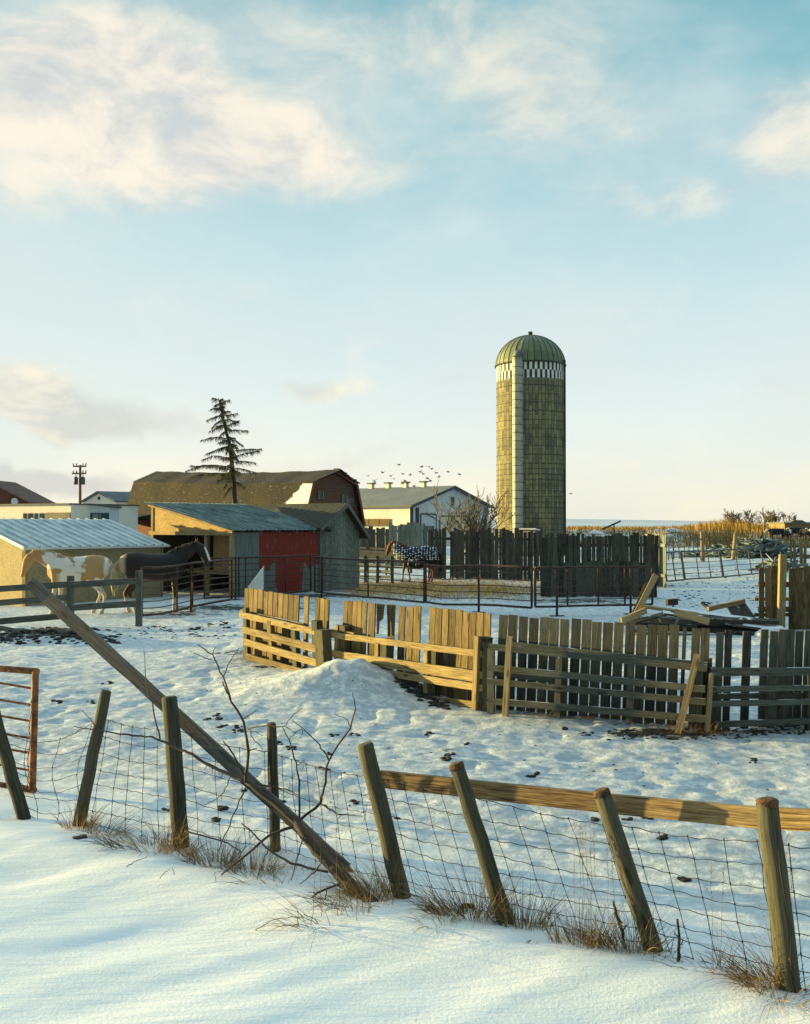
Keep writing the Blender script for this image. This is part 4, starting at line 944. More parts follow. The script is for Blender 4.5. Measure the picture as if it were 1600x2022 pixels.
corral('rightmost grey-green corral section with gaps, cut by the photo edge', 1404,13.0,1720,13.25, [(1411,1443,.115),(1463,1481,.115),(1498,1720,.118)], lambda s: 1.43, M['shade_board'], M['shade_rail'],
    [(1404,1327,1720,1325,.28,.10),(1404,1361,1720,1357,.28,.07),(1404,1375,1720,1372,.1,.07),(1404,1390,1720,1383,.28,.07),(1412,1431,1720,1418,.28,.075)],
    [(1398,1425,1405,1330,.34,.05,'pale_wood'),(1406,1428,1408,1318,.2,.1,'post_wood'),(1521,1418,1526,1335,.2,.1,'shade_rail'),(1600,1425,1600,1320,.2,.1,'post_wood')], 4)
# right-hand golden fence further back
t = slab_fence('board_fence', 'sunlit golden board fence with a tall square post at the right edge', 'fence', gp(1498,23.3), gp(1680,23.0), 1.42, M['fence_board'], .16, .35, 21, None, .01, jag=.03)
mb = MB(); q = G(1541,22.8); mb.beam(q-Z1*.2, P(1546,1095,22.8), .15,.12,(1,0,0),rough=.02); mb.build('tall_post', M['rail_wood'], t)
mb = MB(); mb.beam(P(1490,1183,23.4), P(1690,1183,23.2), .08,.05,Z1); mb.beam(P(1490,1214,23.4), P(1690,1214,23.2), .08,.05,Z1); mb.build('cross_rail', M['rail_wood'], t)

# corrugated scrap sheet standing behind the corral's left end
mb = MB(); q0 = P(489,1162,19.3); q1 = P(521,1164,19.8)
zs = [q0+Z1*(0.0), q1, P(521,1117,19.8), P(505,1137,19.6), P(489,1158,19.3)]
nn_ = 11
for k in range(nn_):
    f0 = k/nn_; f1 = (k+1)/nn_; b0_ = P(489+32*f0,1230,19.3+.5*f0); b1_ = P(489+32*f1,1230,19.3+.5*f1); t0 = P(489+32*f0,1160-43*f0,19.3+.5*f0); t1 = P(489+32*f1,1160-43*f1,19.3+.5*f1)
    o_ = Vector((0,.03,0)); mb.poly([b0_, b0_.lerp(b1_,.5)+o_, t0.lerp(t1,.5)+o_, t0]); mb.poly([b0_.lerp(b1_,.5)+o_, b1_, t1, t0.lerp(t1,.5)+o_])
so = mb.build('metal_sheet', M['white_metal']); tag(so, 'torn triangular ribbed metal sheet standing behind the corral corner', 'metal sheet')

# ------------------------------------------------------------------ front wire fence
posts = [  # base px, py depth, top px,py, radius
    (48,1622,9.45,-12,1405,.062),(154,1640,9.25,209,1366,.056),(360,1684,8.72,334,1378,.072),(546,1720,8.62,536,1430,.046),(797,1785,7.62,722,1471,.068),(1003,1830,7.08,902,1514,.058),(1296,1890,6.60,1189,1567,.060),(1562,1978,5.98,1515,1586,.070)]
posts.append((1840,2010,5.45,1800,1610,.065))
FW = thing('wire_fence', G(797,7.62), 'sagging woven wire fence with leaning round posts and a top rail in the foreground', 'fence')
PB = []
for i, (bx,by,d_,tx,ty,r_) in enumerate(posts):
    b_ = P(bx,by,d_); b_.z = min(b_.z, gz(b_.x,b_.y)-.02); tp_ = P(tx,ty,d_+.02); dn = (b_-tp_).normalized()
    PB.append((b_, tp_, r_)); mb = MB(); n_ = 9
    pts = [tp_.lerp(b_+dn*.25, k/(n_-1)) for k in range(n_)]
    for k in range(1,n_-1): pts[k] = pts[k]+Vector((random.uniform(-.006,.006),0,random.uniform(-.004,.004)))
    rad = [r_*.90]+[r_*(.93+.12*k/n_) for k in range(1,n_)]
    mb.tube([tp_-dn*.012]+pts, [r_*.72]+rad, 14, wob=.035); po = mb.build('post', M['post_wood'], FW)
    if i == 7:
        mb = MB(); off_ = Vector((.014,-r_*.97,0)); mb.tube([pts[k]+off_+Vector((.012*math.sin(k*2.1),-.002*k*.8,0)) for k in range(0,8)], [.003,.005,.006,.006,.005,.005,.004,.002], 5); mb.build('crack', M['black'], po)
    if i in (5,6,7,8):
        mb = MB(); mb.tube([tp_+dn*.012, tp_-dn*.018, tp_-dn*.028], [r_*.93, r_*.90, r_*.6], 14, wob=.12); mb.build('post_top', M['moss_top'], po)
# top rails
def rail_at(px): return 7.76+(px-752)/848*(-1.78)+.07
for (x0,y0,x1,y1,o_) in ((752,1538,1215,1588,0.04),(1208,1587,1512,1616,-.015),(1512,1615,1850,1632,.03)):
    mb = MB(); mb.beam(P(x0,y0,rail_at(x0)+o_), P(x1,y1,rail_at(x1)+o_), .128,.04,Z1,rough=.012); mb.build('top_rail', M['gold_rail'], FW)
hs = [.05,.14,.235,.335,.44,.55,.665,.79]
rg = random.Random(11); wm_ = MB()
wr = .0029
for i in range(len(PB)-1):
    (b0_,t0_,r0_),(b1_,t1_,r1_) = PB[i],PB[i+1]
    span = (b1_-b0_).length; nseg = max(6, int(span/.035)); sag = [.09,.02,.03,.03,.015,.01,.015,.015,.015][i]
    top = [.55,.82,.82,.80,.82,.84,.85,.85,.85][i]; tpn = [.84,.82,.80,.84,.84,.86,.86,.86,.86][i]
    fwd = Vector((-.49,-.87,0))*.0
    def wp(s, h, jit=0):
        hh_ = h*(1+(0)) ; e0 = b0_.lerp(t0_, hh_); e1 = b1_.lerp(t1_, hh_); p = e0.lerp(e1, s)
        p = p + Vector((-.49,-.87,0))*(-(r0_)*.9) 
        p.z -= sag*math.sin(math.pi*s)*(.5+h) ; return p
    for j, h in enumerate(hs):
        ph = rg.uniform(0,6); pts = []
        for k in range(nseg+1):
            s = k/nseg; p = wp(s, h); p.z += .0045*math.sin(s*span/.07*math.pi*1.0+ph) + .008*math.sin(s*5+ph)*(1 if i else 3); p.y += .01*math.sin(s*9+ph); pts.append(p)
        wm_.tube(pts, wr if j < 7 else wr*1.15, 4, cap=False)
    nv = max(2, int(round(span/ .19)))
    for k in range(nv):
        s = (k+.5)/nv + rg.uniform(-.015,.015); pts = []
        for j in range(len(hs)):
            p = wp(s+rg.uniform(-.008,.008)+(.05*math.sin(j*1.1) if i == 0 else 0), hs[j]); pts.append(p)
        wm_.tube(pts, wr, 4, cap=False)
        for p in pts: wm_.tube([p-Vector((0,0,.007)), p+Vector((0,0,.007))], wr*1.8, 4)
wm_.build('wire_mesh', M['wire'], FW)

# rusty gate at left edge
d5 = 10.3
t = thing('rusty_gate', G(66,d5), 'rusty orange pipe gate with a hanging chain at the left edge', 'gate')
def gpt(px,py): return P(px,py,d5+(66-px)*.004)
mb = MB(); mb.tube([gpt(70,1326),gpt(64,1558)], .036, 12); mb.build('end_upright', M['rust_gate'], t)
mb = MB(); mb.tube([gpt(74,1326),gpt(-190,1306)], .033, 12); mb.build('top_rail', M['rust_gate'], t)
mb = MB(); mb.tube([gpt(68,1560),gpt(-190,1524)], .033, 12); mb.build('bottom_rail', M['rust_gate'], t)
for (ya,yb) in ((1360,1338),(1393,1372),(1425,1403),(1459,1436),(1488,1466),(1523,1496)):
    mb = MB(); mb.tube([gpt(66,ya),gpt(-190,yb-22)], .012, 8); mb.build('rail', M['rust_gate'], t)
mb = MB()
for k in range(34):
    q = P(61.5-8*(k/33)+1.5*math.sin(k*.5), 1385+170*k/33, d5-.06); ax = Vector((.012,0,.0)) if k % 2 else Vector((0,.012,0))
    mb.tube([q+Z1*.016, q+ax*.8, q-Z1*.016, q-ax*.8, q+Z1*.016], .0035, 4, cap=False)
mb.build('chain', M['chain'], t)

# leaning squared pole
pa = P(62,1152,9.75); pb = P(684,1716,8.12)
mb = MB(); mb.beam(pa, pb, .118, .075, Vector((.6,.1,.8)), r=.45, taper=.8, rough=.045)
ax_ = (pb-pa).normalized()
for k in range(7):
    o_ = Vector((.6,.1,.8)).cross(ax_)*random.uniform(-.03,.03)+Vector((.5,0,.7)).normalized()*random.uniform(-.05,.05); mb.beam(pa+o_+ax_*.1, pa+o_-ax_*random.uniform(.01,.07), random.uniform(.015,.035), .02, Vector((.6,.1,.8)), taper=.4)
mb.beam(pb-ax_*.05, pb+ax_*.13, .07, .05, Vector((.6,.1,.8)), taper=.3)
so = mb.build('leaning_pole', M['pole_wood']); tag(so, 'long weathered squared pole slanting across the wire fence', 'pole')

# fallen dead sapling
dd0 = 7.95
def BR(mb, pts, r0, r1, dA, dB=None):
    dB = dA if dB is None else dB; n_ = len(pts); out = []; rs = []
    for i in range(n_-1):
        for k in range(4):
            f = (i+k/4)/(n_-1); x = pts[i][0]+(pts[i+1][0]-pts[i][0])*k/4; y = pts[i][1]+(pts[i+1][1]-pts[i][1])*k/4
            j = 1.6 if (i or k) else 0
            out.append(P(x+random.uniform(-j,j), y+random.uniform(-j,j), dA+(dB-dA)*f)); rs.append((r0+(r1-r0)*f)*random.uniform(.9,1.15))
    out.append(P(pts[-1][0],pts[-1][1],dB)); rs.append(r1); mb.tube(out, rs, 7)
t = thing('dead_sapling', P(745,1805,7.35), 'fallen leafless sapling with thorny branches lying over the leaning pole', 'dead tree')
mb = MB(); BR(mb, [(757,1812),(732,1786),(702,1757),(669,1724),(635,1692),(600,1650),(585,1622),(540,1585),(485,1543)], .062, .020, 7.35, 8.15)
BR(mb, [(706,1822),(716,1790),(728,1780)], .03, .035, 7.3, 7.38); BR(mb, [(760,1806),(742,1800),(722,1770)], .03,.03,7.3,7.38)
mb.build('trunk', M['bark'], t)
mb = MB()
for (pts, r0, r1, dA, dB) in [
    ([(485,1543),(491,1485),(481,1425),(457,1385),(440,1337),(419,1292),(390,1272)], .017,.004,8.1,8.3),
    ([(440,1337),(452,1310),(472,1279)], .006,.003,8.2,8.1), ([(419,1292),(426,1279)], .005,.003,8.25,8.2), ([(481,1419),(507,1402)], .006,.003,8.15,8.1),
    ([(457,1385),(445,1360),(440,1345)], .008,.006,8.1,8.15), ([(382,1290),(400,1298),(418,1302)], .003,.005,8.2,8.25),
    ([(490,1439),(522,1432),(564,1435),(584,1447)], .008,.003,8.1,7.8), ([(490,1440),(520,1452)], .005,.003,8.1,8), ([(494,1444),(500,1460),(519,1479)], .005,.003,8.1,8),
    ([(441,1464),(462,1490),(482,1530)], .006,.010,8,8.1), ([(494,1483),(507,1478)], .005,.003,8.1,8.05),
    ([(485,1543),(455,1532),(412,1510),(380,1490),(350,1477),(300,1455),(250,1451),(187,1442),(145,1434)], .020,.005,8.12,8.6),
    ([(190,1436),(175,1416),(162,1402)], .005,.003,8.5,8.45), ([(160,1440),(140,1452),(121,1461)], .004,.002,8.5,8.5),
    ([(316,1460),(304,1400),(290,1350),(284,1282)], .009,.003,8.4,8.5), ([(412,1510),(402,1520)], .006,.002,8.1,8.1), ([(420,1515),(420,1530)], .005,.002,8.1,8.1), ([(440,1528),(434,1538)], .005,.002,8.1,8.1),
    ([(591,1622),(592,1555),(585,1507),(571,1460),(557,1435)], .011,.004,8,7.9), ([(565,1432),(575,1415),(598,1397)], .004,.002,7.9,7.85),
    ([(571,1460),(588,1445),(596,1440),(597,1450),(589,1462)], .004,.002,7.9,7.9), ([(587,1511),(602,1501),(596,1524)], .004,.002,7.95,7.9),
    ([(587,1622),(632,1587),(640,1560),(649,1500),(692,1437),(702,1400),(697,1367)], .016,.003,8,7.7), ([(649,1500),(630,1470),(605,1445),(577,1421)], .008,.003,7.9,7.8),
    ([(692,1435),(685,1420),(659,1409)], .005,.002,7.75,7.7), ([(632,1587),(665,1607),(690,1610),(717,1612)], .009,.003,8,7.8), ([(725,1588),(722,1605),(718,1622)], .003,.003,7.8,7.8), ([(674,1608),(666,1619)], .004,.002,7.9,7.9),
    ([(485,1555),(462,1610),(445,1650),(428,1690)], .008,.004,8.1,8.0), ([(585,1630),(537,1648),(490,1685),(437,1728)], .017,.008,7.95,7.75),
    ([(505,1547),(555,1557),(575,1562),(592,1572)], .010,.003,8.1,7.9), ([(572,1562),(571,1542)], .004,.002,7.95,7.95),
    ([(477,1626),(505,1650),(526,1675),(575,1705),(648,1722)], .006,.013,7.85,7.65), ([(365,1641),(440,1660),(477,1682)], .009,.005,8.0,7.9), ([(505,1648),(494,1655),(492,1640)], .005,.003,7.85,7.85),
    ([(672,1746),(627,1765),(586,1799),(567,1812)], .012,.004,7.4,7.3), ([(645,1755),(640,1790)], .006,.003,7.35,7.3), ([(627,1765),(608,1762)], .005,.002,7.35,7.3),
    ([(601,1650),(590,1682),(575,1739)], .008,.004,7.8,7.7), ([(635,1700),(622,1722),(592,1746)], .008,.004,7.6,7.5), ([(455,1535),(442,1565),(425,1580),(402,1590)], .006,.003,8.1,8.1), ([(437,1570),(438,1582)], .004,.002,8.1,8.1),
    ([(530,1678),(516,1708),(508,1738)], .005,.003,7.8,7.75)]:
    BR(mb, pts, r0*.8, r1*.8, dA, dB)
mb.build('branches', M['bark'], t)

# ------------------------------------------------------------------ grass tufts
M['dry_grass'] = simple('dry_grass', (0.33,0.235,0.08), 0.9, ns=2.9, col2=(0.07,0.052,0.028), coord='Object')
M['gold_grass'] = simple('gold_grass', (0.48,0.28,0.05), 0.9, ns=2.9, col2=(0.12,0.08,0.025))
def blade(mb, p, dr, L, w0, droop, rg, nseg=5):
    pts = []; c = Vector(p); dd = Vector(dr).normalized(); sd_ = dd.cross(Vector((rg.uniform(-1,1),rg.uniform(-1,1),.2))).normalized()*w0; r = rg.random(); b = len(mb.v)
    for k in range(nseg+1):
        f = k/nseg; mb.v.append(c-sd_*(1-f*.9)); mb.v.append(c+sd_*(1-f*.9)); dd = (dd+Vector((0,0,-droop/nseg*(1+f)))).normalized(); c = c+dd*L/nseg
        g_ = 0
    for k in range(nseg):
        o = b+k*2; mb.face((o,o+1,o+3,o+2), [(k*.1,0),(k*.1,.01),(k*.1+.1,.01),(k*.1+.1,0)], r)
def tuft(label, px, d, n, L, spread, lean, seed, m='dry_grass', stalks=0, rad=.08, droop=.9, group='dry grass tufts along the wire fence'):
    rg = random.Random(seed); g = G(px,d); t = thing('grass_tuft', g, label, 'grass tuft', group); mb = MB()
    for i in range(int(n*1.15)):
        a = rg.uniform(0,2*math.pi); rr = rad*rg.random()**.5; p = g+Vector((math.cos(a)*rr*1.6, math.sin(a)*rr, -.03)); p.z = gz(p.x,p.y)-.03
        dr = Vector((math.cos(a)*spread*rg.random()+lean[0]*rg.uniform(.4,1.3), math.sin(a)*spread*rg.random()+lean[1], 1)); blade(mb, p, dr, L*1.2*rg.uniform(.3,1.15), .0026, droop*rg.uniform(.3,1.3), rg)
    mb.build('blades', M[m], t)
    if stalks:
        mb = MB()
        for i in range(stalks):
            p = g+Vector((rg.uniform(-.12,.12), rg.uniform(-.05,.05), -.03)); pts = [p]; c = p
            for k in range(6): c = c+Vector((rg.uniform(-.012,.012),rg.uniform(-.01,.01),L*rg.uniform(.3,.42)*1.1)); pts.append(c)
            mb.tube(pts, [.0022,.002,.002,.0016,.0014,.001,.0008], 4)
            for k in range(9): q = pts[-1].lerp(pts[-3], rg.random()); mb.tube([q, q+Vector((rg.uniform(-.02,.02),0,rg.uniform(.01,.03)))],[.002,.001],3)
        mb.build('stalks', M['gold_grass'], t)
T = [("golden tuft hugging the second post from the left", 156, 9.15, 130, .28, .8, (.1,0), 1, 'gold_grass', 0, .08, 1.0),
     ("wind-combed grey tuft right of the second post", 205, 9.0, 110, .38, .9, (.5,0), 2, 'dry_grass', 0, .12, 1.6),
     ("wide flattened tuft left of the thick third post", 285, 8.6, 220, .45, 1.1, (-.5,0), 3, 'dry_grass', 0, .2, 1.7),
     ("golden tuft at the foot of the thick third post", 350, 8.5, 130, .30, .7, (.2,0), 4, 'gold_grass', 0, .09, 1.0),
     ("tuft between the third and fourth posts", 425, 8.25, 190, .36, 1.0, (-.1,0), 5, 'dry_grass', 0, .12, .9),
     ("tuft left of the thin fourth post", 500, 8.05, 190, .36, 1.0, (0,0), 6, 'dry_grass', 0, .14, .9),
     ("golden clump left of the fifth post behind the sapling root", 745, 7.6, 240, .38, .9, (-.6,0), 7, 'gold_grass', 0, .12, .9),
     ("grass bent around the sapling root", 705, 7.3, 150, .36, 1.0, (-.6,-.1), 8, 'dry_grass', 0, .16, 1.6),
     ("sparse arching blades in the snow left of the sapling root", 640, 7.05, 60, .45, 1.2, (-.5,0), 9, 'dry_grass', 3, .2, 1.5),
     ("dense dark clump left of the sixth post", 925, 7.15, 360, .40, 1.0, (-.25,0), 10, 'dry_grass', 0, .17, .9),
     ("upright tuft right of the sixth post", 1030, 6.98, 190, .34, .8, (0,0), 11, 'dry_grass', 0, .11, .5),
     ("tall seeding golden stalks between the sixth and seventh posts", 1150, 6.65, 170, .34, .7, (0,0), 12, 'gold_grass', 7, .13, .7),
     ("grey tuft left of the seventh post", 1235, 6.6, 220, .34, 1.0, (-.2,0), 13, 'dry_grass', 2, .14, .9),
     ("low tuft in front of the seventh post", 1290, 6.5, 70, .16, 1.2, (0,0), 14, 'dry_grass', 0, .1, 1.0),
     ("flattened grey tuft between seventh and eighth posts", 1395, 6.3, 90, .28, 1.1, (-.7,0), 15, 'dry_grass', 2, .12, 1.6),
     ("combed tuft left of the cracked eighth post", 1515, 6.05, 220, .40, .8, (-.6,0), 16, 'gold_grass', 2, .1, 1.1),
     ("dark matted tuft under the cracked eighth post", 1560, 5.85, 160, .26, 1.2, (.4,-.2), 17, 'dry_grass', 0, .14, 1.6),
     ("isolated bent tuft on the foreground snow", 860, 6.85, 46, .22, 1.2, (-.4,0), 18, 'dry_grass', 0, .07, 1.6),
     ("small bent tuft below the thin fourth post", 520, 7.75, 40, .34, 1.2, (-.8,0), 19, 'dry_grass', 0, .12, 1.5),
     ("short stubble right of the thin fourth post", 560, 8.0, 60, .15, .9, (0,0), 20, 'dry_grass', 0, .16, .6)]
for a in T: tuft(*a)
# grass by the corral foot
for i, (px, d_, n_, lb) in enumerate(((1395,12.85,160,'golden tuft at the joint of the two right corral sections'),(1365,12.9,90,'small golden tuft at the foot of the leaning stake'),(1070,13.65,70,'thin straw tuft under the shaded corral section'),(1310,13.05,60,'low yellow tuft below the shaded corral rails'),(500,17.9,80,'low grass at the left corral corner'))):
    tuft(lb, px, d_, n_, .22, 1.0, (0,0), 40+i, 'gold_grass', 0, .2, .9, 'dry grass tufts along the corral')
# short broken stems in the foreground
for (lb, pts) in (('broken forked stem standing in snow right of the seventh post', [(1340,1905),(1342,1870),(1338,1815)]), ('bare forked stick in the grass left of the seventh post', [(1236,1890),(1230,1840),(1215,1795),(1212,1780)])):
    mb = MB(); dpt = 6.4 if pts[0][0] > 1300 else 6.6; BR(mb, pts, .012,.007,dpt); x,y = pts[1]; BR(mb, [(x,y),(x+8,y-14)], .005,.003,dpt); BR(mb, [(x-1,y-18),(x-10,y-30)], .005,.003,dpt)
    tag(mb.build('broken_stem', M['bark']), lb, 'stem')

for (lb, dpt, strokes) in (
    ('arching bent weed stems on open snow left of the sapling root', 6.95, [[(485,1862),(508,1836),(537,1817),(575,1810),(610,1815),(640,1832)],[(496,1879),(528,1862),(556,1844),(590,1823)],[(592,1868),(590,1835),(588,1799)],[(640,1838),(620,1815),(600,1806)],[(630,1885),(632,1862),(656,1856)],[(545,1862),(548,1836)],[(614,1872),(613,1840),(617,1806)]]),
    ('thin bent stems poking from snow below the sixth post', 6.55, [[(1008,1900),(1018,1882),(1028,1868),(1048,1857)],[(1050,1893),(1058,1870),(1062,1858)],[(1042,1862),(1049,1856)]]),
    ('curved weed arching over snow left of the sixth post', 6.8, [[(792,1844),(815,1836),(850,1832),(880,1845)],[(802,1872),(812,1852),(818,1842)],[(884,1852),(900,1836),(930,1832),(955,1846)]]),
    ('short broken twigs on snow below the third post', 7.7, [[(316,1735),(328,1722),(336,1717)],[(344,1728),(340,1712)],[(425,1748),(425,1722)],[(250,1712),(268,1700),(290,1692)]])):
    mb = MB(); g0 = hit(*strokes[0][0]) if False else None
    for st_ in strokes: BR(mb, st_, .0035, .002, dpt)
    tag(mb.build('bent_weed', M['dry_grass']), lb, 'weed', 'bent weeds in the foreground snow')
# ------------------------------------------------------------------ dirt clods (scattered dung and turf)
rg = random.Random(5); mb = MB()
def clod(c, r, rg):
    b = len(mb.v); rr = rg.random(); n1, n2 = 6, 4
    mb.v.append(c+Z1*r*.55)
    for j in range(1, n2):
        for k in range(n1):
            th = math.pi*j/n2; ph = 2*math.pi*k/n1; q = r*rg.uniform(.65,1.25); mb.v.append(c+Vector((math.sin(th)*math.cos(ph)*q*1.3, math.sin(th)*math.sin(ph)*q*1.1, math.cos(th)*q*.55)))
    mb.v.append(c-Z1*r*.5); e = len(mb.v)-1
    for k in range(n1):
        k2 = (k+1) % n1; mb.face((b, b+1+k, b+1+k2), [(0,0)]*3, rr)
        for j in range(n2-2): o = b+1+j*n1; mb.face((o+k,o+n1+k,o+n1+k2,o+k2), [(0,0)]*4, rr)
        o = b+1+(n2-2)*n1; mb.face((o+k,e,o+k2), [(0,0)]*3, rr)
spots = [(888,1492),(880,1500),(660,1452),(700,1452),(650,1488),(575,1478),(470,1445),(475,1437),(440,1435),(430,1420),(410,1420),(425,1412),(552,1468),(1180,1618),(1350,1738),(1045,1532),(1060,1527),(1490,1505),(1485,1500),(1240,1618),(1280,1615),(112,1387),(178,1387),(210,1349),(440,1597),(560,1585),(480,1560),(430,1620),(925,1790),(380,1245),(400,1243),(385,1255),(450,1243),(440,1232),(320,1240),(330,1245),(300,1240),(415,1235),(160,1655),(330,1600),(1310,1655),(705,1585),(780,1620),(925,1470),(850,1450),(640,1520),(1110,1440),(1165,1450)]
def hit(px, py):
    lo_, hi_ = 3.0, 60.0
    for _ in range(22):
        m_ = (lo_+hi_)/2; p = P(px,py,m_)
        if p.z > gz(p.x,p.y): lo_ = m_
        else: hi_ = m_
    return P(px,py,lo_)
for (x,y) in spots:
    for k in range(rg.randint(3,8)):
        p = hit(x+rg.uniform(-9,9), y+rg.uniform(-3,3)); clod(p+Z1*.005, rg.uniform(.008,.035)*(1 if y > 1300 else 1.6), rg)
for k in range(260):
    p = hit(rg.uniform(0,240) if k % 3 else rg.uniform(240,470), rg.uniform(1240,1272) if k % 3 else rg.uniform(1225,1262)); clod(p, rg.uniform(.02,.07) if k % 3 else rg.uniform(.01,.035), rg)
for k in range(220):
    x = rg.uniform(1200,1600); p = hit(x, rg.uniform(1440,1462) if x < 1420 else rg.uniform(1432,1452)); clod(p, rg.uniform(.008,.026), rg)
for k in range(110):
    f = rg.random(); p = hit(800+75*f+rg.uniform(-12,12), 1352+42*f+rg.uniform(-12,10)); clod(p, rg.uniform(.015,.05), rg)
for k in range(300):
    y = 1190+rg.random()**1.6*420; p = hit(rg.uniform(380,1600), y); clod(p, rg.uniform(.005,.016), rg)
for k in range(260):
    p = hit(rg.uniform(1320,1520), rg.uniform(1120,1200)); clod(p, rg.uniform(.015,.06)*rg.random()+.012, rg)
so = mb.build('dirt_clods', M['dirt']); tag(so, 'scattered dark dung and dirt clods on the trampled snow', 'dirt', kind='stuff')

# ------------------------------------------------------------------ lumber pile
NB = 'loose boards of the collapsed lumber pile'
def plank(p0, p1, d0, d1_, w_, th, m, label, side=Z1):
    mb = MB(); mb.beam(P(*p0,d0), P(*p1,d1_), w_, th, side); tag(mb.build('loose_plank', M[m]), label, 'plank', NB)
HH = Vector((0,1,.22))
plank((1296,1135),(1247,1232),22.6,22.3,.13,.05,'pale_wood','thick pale board standing up at the left of the pile',(1,0,0))
plank((1277,1153),(1243,1228),22.8,22.5,.07,.04,'fence_board','thin board standing behind the thick upright one',(1,0,0))
plank((1227,1226),(1276,1205),21.9,22.3,.13,.06,'pale_wood','short pale beam end at the pile left tip')
plank((1233,1234),(1328,1208),22.0,22.5,.18,.04,'dark_lumber','dark board slanting up from the pile left tip',HH)
plank((1332,1208),(1401,1228),21.7,21.5,.14,.08,'pale_wood','pale chunky board sloping on top of the pile')
plank((1268,1197),(1400,1216),22.9,22.7,.12,.06,'pale_wood','long tan board crossing the pile top',HH)
plank((1330,1204),(1526,1229),22.9,22.6,.22,.05,'snowy_lumber','long snowy board on top, reaching the right fence',HH)
plank((1310,1210),(1520,1237),22.4,22.2,.22,.05,'snowy_lumber','second snowy board under the top one',HH)
plank((1398,1203),(1470,1187),23.0,23.3,.10,.09,'pale_wood','sunlit raised beam at the back of the pile')
plank((1445,1197),(1460,1222),23.2,22.8,.22,.04,'dark_lumber','narrow black board propping the raised beam',(1,0,0))
plank((1462,1193),(1484,1224),23.3,22.9,.24,.04,'dark_lumber','wide black board propping the raised beam',(1,0,0))
plank((1445,1230),(1548,1243),22.2,22.0,.35,.05,'snowy_lumber','broad snow covered board at the right of the pile',HH)
plank((1270,1234),(1500,1243),22.3,22.2,.3,.08,'dark_lumber','dark board near the bottom with orange end',HH)
plank((1317,1190),(1337,1188),24.5,24.6,.15,.1,'dark_lumber','small dark block behind the pile')
plank((1386,1190),(1404,1204),23.2,23.0,.08,.05,'dark_lumber','short splinter leaning against the raised beam',(1,0,0))
plank((1333,1236),(1343,1215),21.6,21.7,.05,.04,'grey_wood','grey splinter sticking up in front of the pile',(1,0,0))
rg = random.Random(9)
for k in range(34):  # mostly darkened boards; their colour carries the shadow under the pile
    x0 = rg.uniform(1236,1400); L = rg.uniform(90,150); y0 = rg.uniform(1220,1254); dd_ = rg.uniform(22.0,23.0); 
    p = P(x0,y0,dd_); 
    plank((x0,y0),(x0+L, y0+rg.uniform(2,10)),dd_,dd_-rg.uniform(-.3,.4),rg.uniform(.15,.3),rg.uniform(.07,.13),rg.choice(['dark_lumber','dark_lumber','dark_lumber','dark_lumber','shade_board','fence_board','snowy_lumber']),'weathered board lying flat, half hidden low in the lumber stack, shade put into its colour',HH)
mb = MB(); q = G(1523,21.6)
for k in range(16):
    pass
mb.tube([q+Vector((-.30,0,-.1)), q+Vector((-.26,0,.0)), q+Vector((-.12,0,.08)), q+Vector((.2,0,.10)), q+Vector((.36,0,.03)), q+Vector((.40,0,-.1))], [.08,.12,.13,.12,.11,.08], 12)
so = mb.build('snowy_lump', M['snow_lump']); tag(so, 'rounded snow covered lump right of the lumber pile', 'snow heap')

# wooden feed bunk by the blanketed horse
t = thing('feed_bunk', G(735,47), 'tan plank feed bunk left of the blanketed horse', 'feed bunk')
mb = MB(); mb.beam(P(692,1092,47.3), P(776,1098,46.8), .28, .05, Z1); mb.build('side_board', M['pale_wood'], t)
mb = MB(); mb.beam(P(692,1088,48.2), P(776,1092,47.8), .12, .05, Z1); mb.build('back_board', M['pale_wood'], t)
for px in (699,709,763,772):
    mb = MB(); q = G(px,47.2); mb.beam(q, P(px,1077,47.2), .09,.09,(1,0,0)); mb.build('leg', M['pale_wood'], t)
for i, (pa, da, pb, db, yt, lb) in enumerate(((690,52,812,50,1.15,'dark rail fence in shadow behind the feed bunk'),(700,42,775,41,.9,'low broken rail fence on snow in front of the feed bunk'))):
    t = thing('rail_fence', G(pa,da), lb, 'fence'); a = G(pa,da); b = G(pb,db)
    for k in range(4): mb = MB(); z = .25+yt*k/3.6; mb.beam(a+Z1*z, b+Z1*(z-.03*k), .09,.04,Z1); mb.build('rail', M['slab_wood' if i == 0 else 'slab_grey'], t)
    for s in (0,.3,.62,1): mb = MB(); c = a.lerp(b,s); mb.beam(c-Z1*.1, c+Z1*(yt+.2), .12,.1,(1,0,0)); mb.build('post', M['slab_wood'], t)

# stock-wire fence and posts in the far yard
for i, (pa, da, pb, db, hh_, lb) in enumerate(((900,52,1330,66,1.25,'thin wire fence on stakes behind the dark windbreak'),(1320,62,1440,88,1.3,'thin stake fence crossing the far snow'),(1400,110,1660,112,1.5,'far pipe fence in front of the cattle'))):
    t = thing('wire_fence', G(pa,da), lb, 'fence'); a = G(pa,da); b = G(pb,db); n_ = 16
    for k in range(n_): c = a.lerp(b,k/(n_-1)); g = gz(c.x,c.y); mb = MB(); mb.tube([(c.x,c.y,g-.1),(c.x+random.uniform(-.06,.06),c.y,g+hh_*random.uniform(.9,1.1))],.035,5); mb.build('stake', M['slab_wood'], t)
    mb = MB()
    for z in (.35,.75,1.1): mb.tube([a.lerp(b,k/10)*1.0+Z1*(z) for k in range(11)], .018, 4)
    mb.build('wire', M['grey_pipe'], t)
for i, (px, d_, pyt, lx, lb) in enumerate(((1388,60,1050,-2,'crooked pale post left of the brush pile'),(1447,62,1052,6,'leaning pale post in front of the brush pile'))):
    q = G(px,d_); mb = MB(); mb.tube([q-Z1*.2, P(px+lx,pyt,d_)],[.14,.10],8); tag(mb.build('old_post', M['pale_wood']), lb, 'post', 'old posts standing in the far yard')

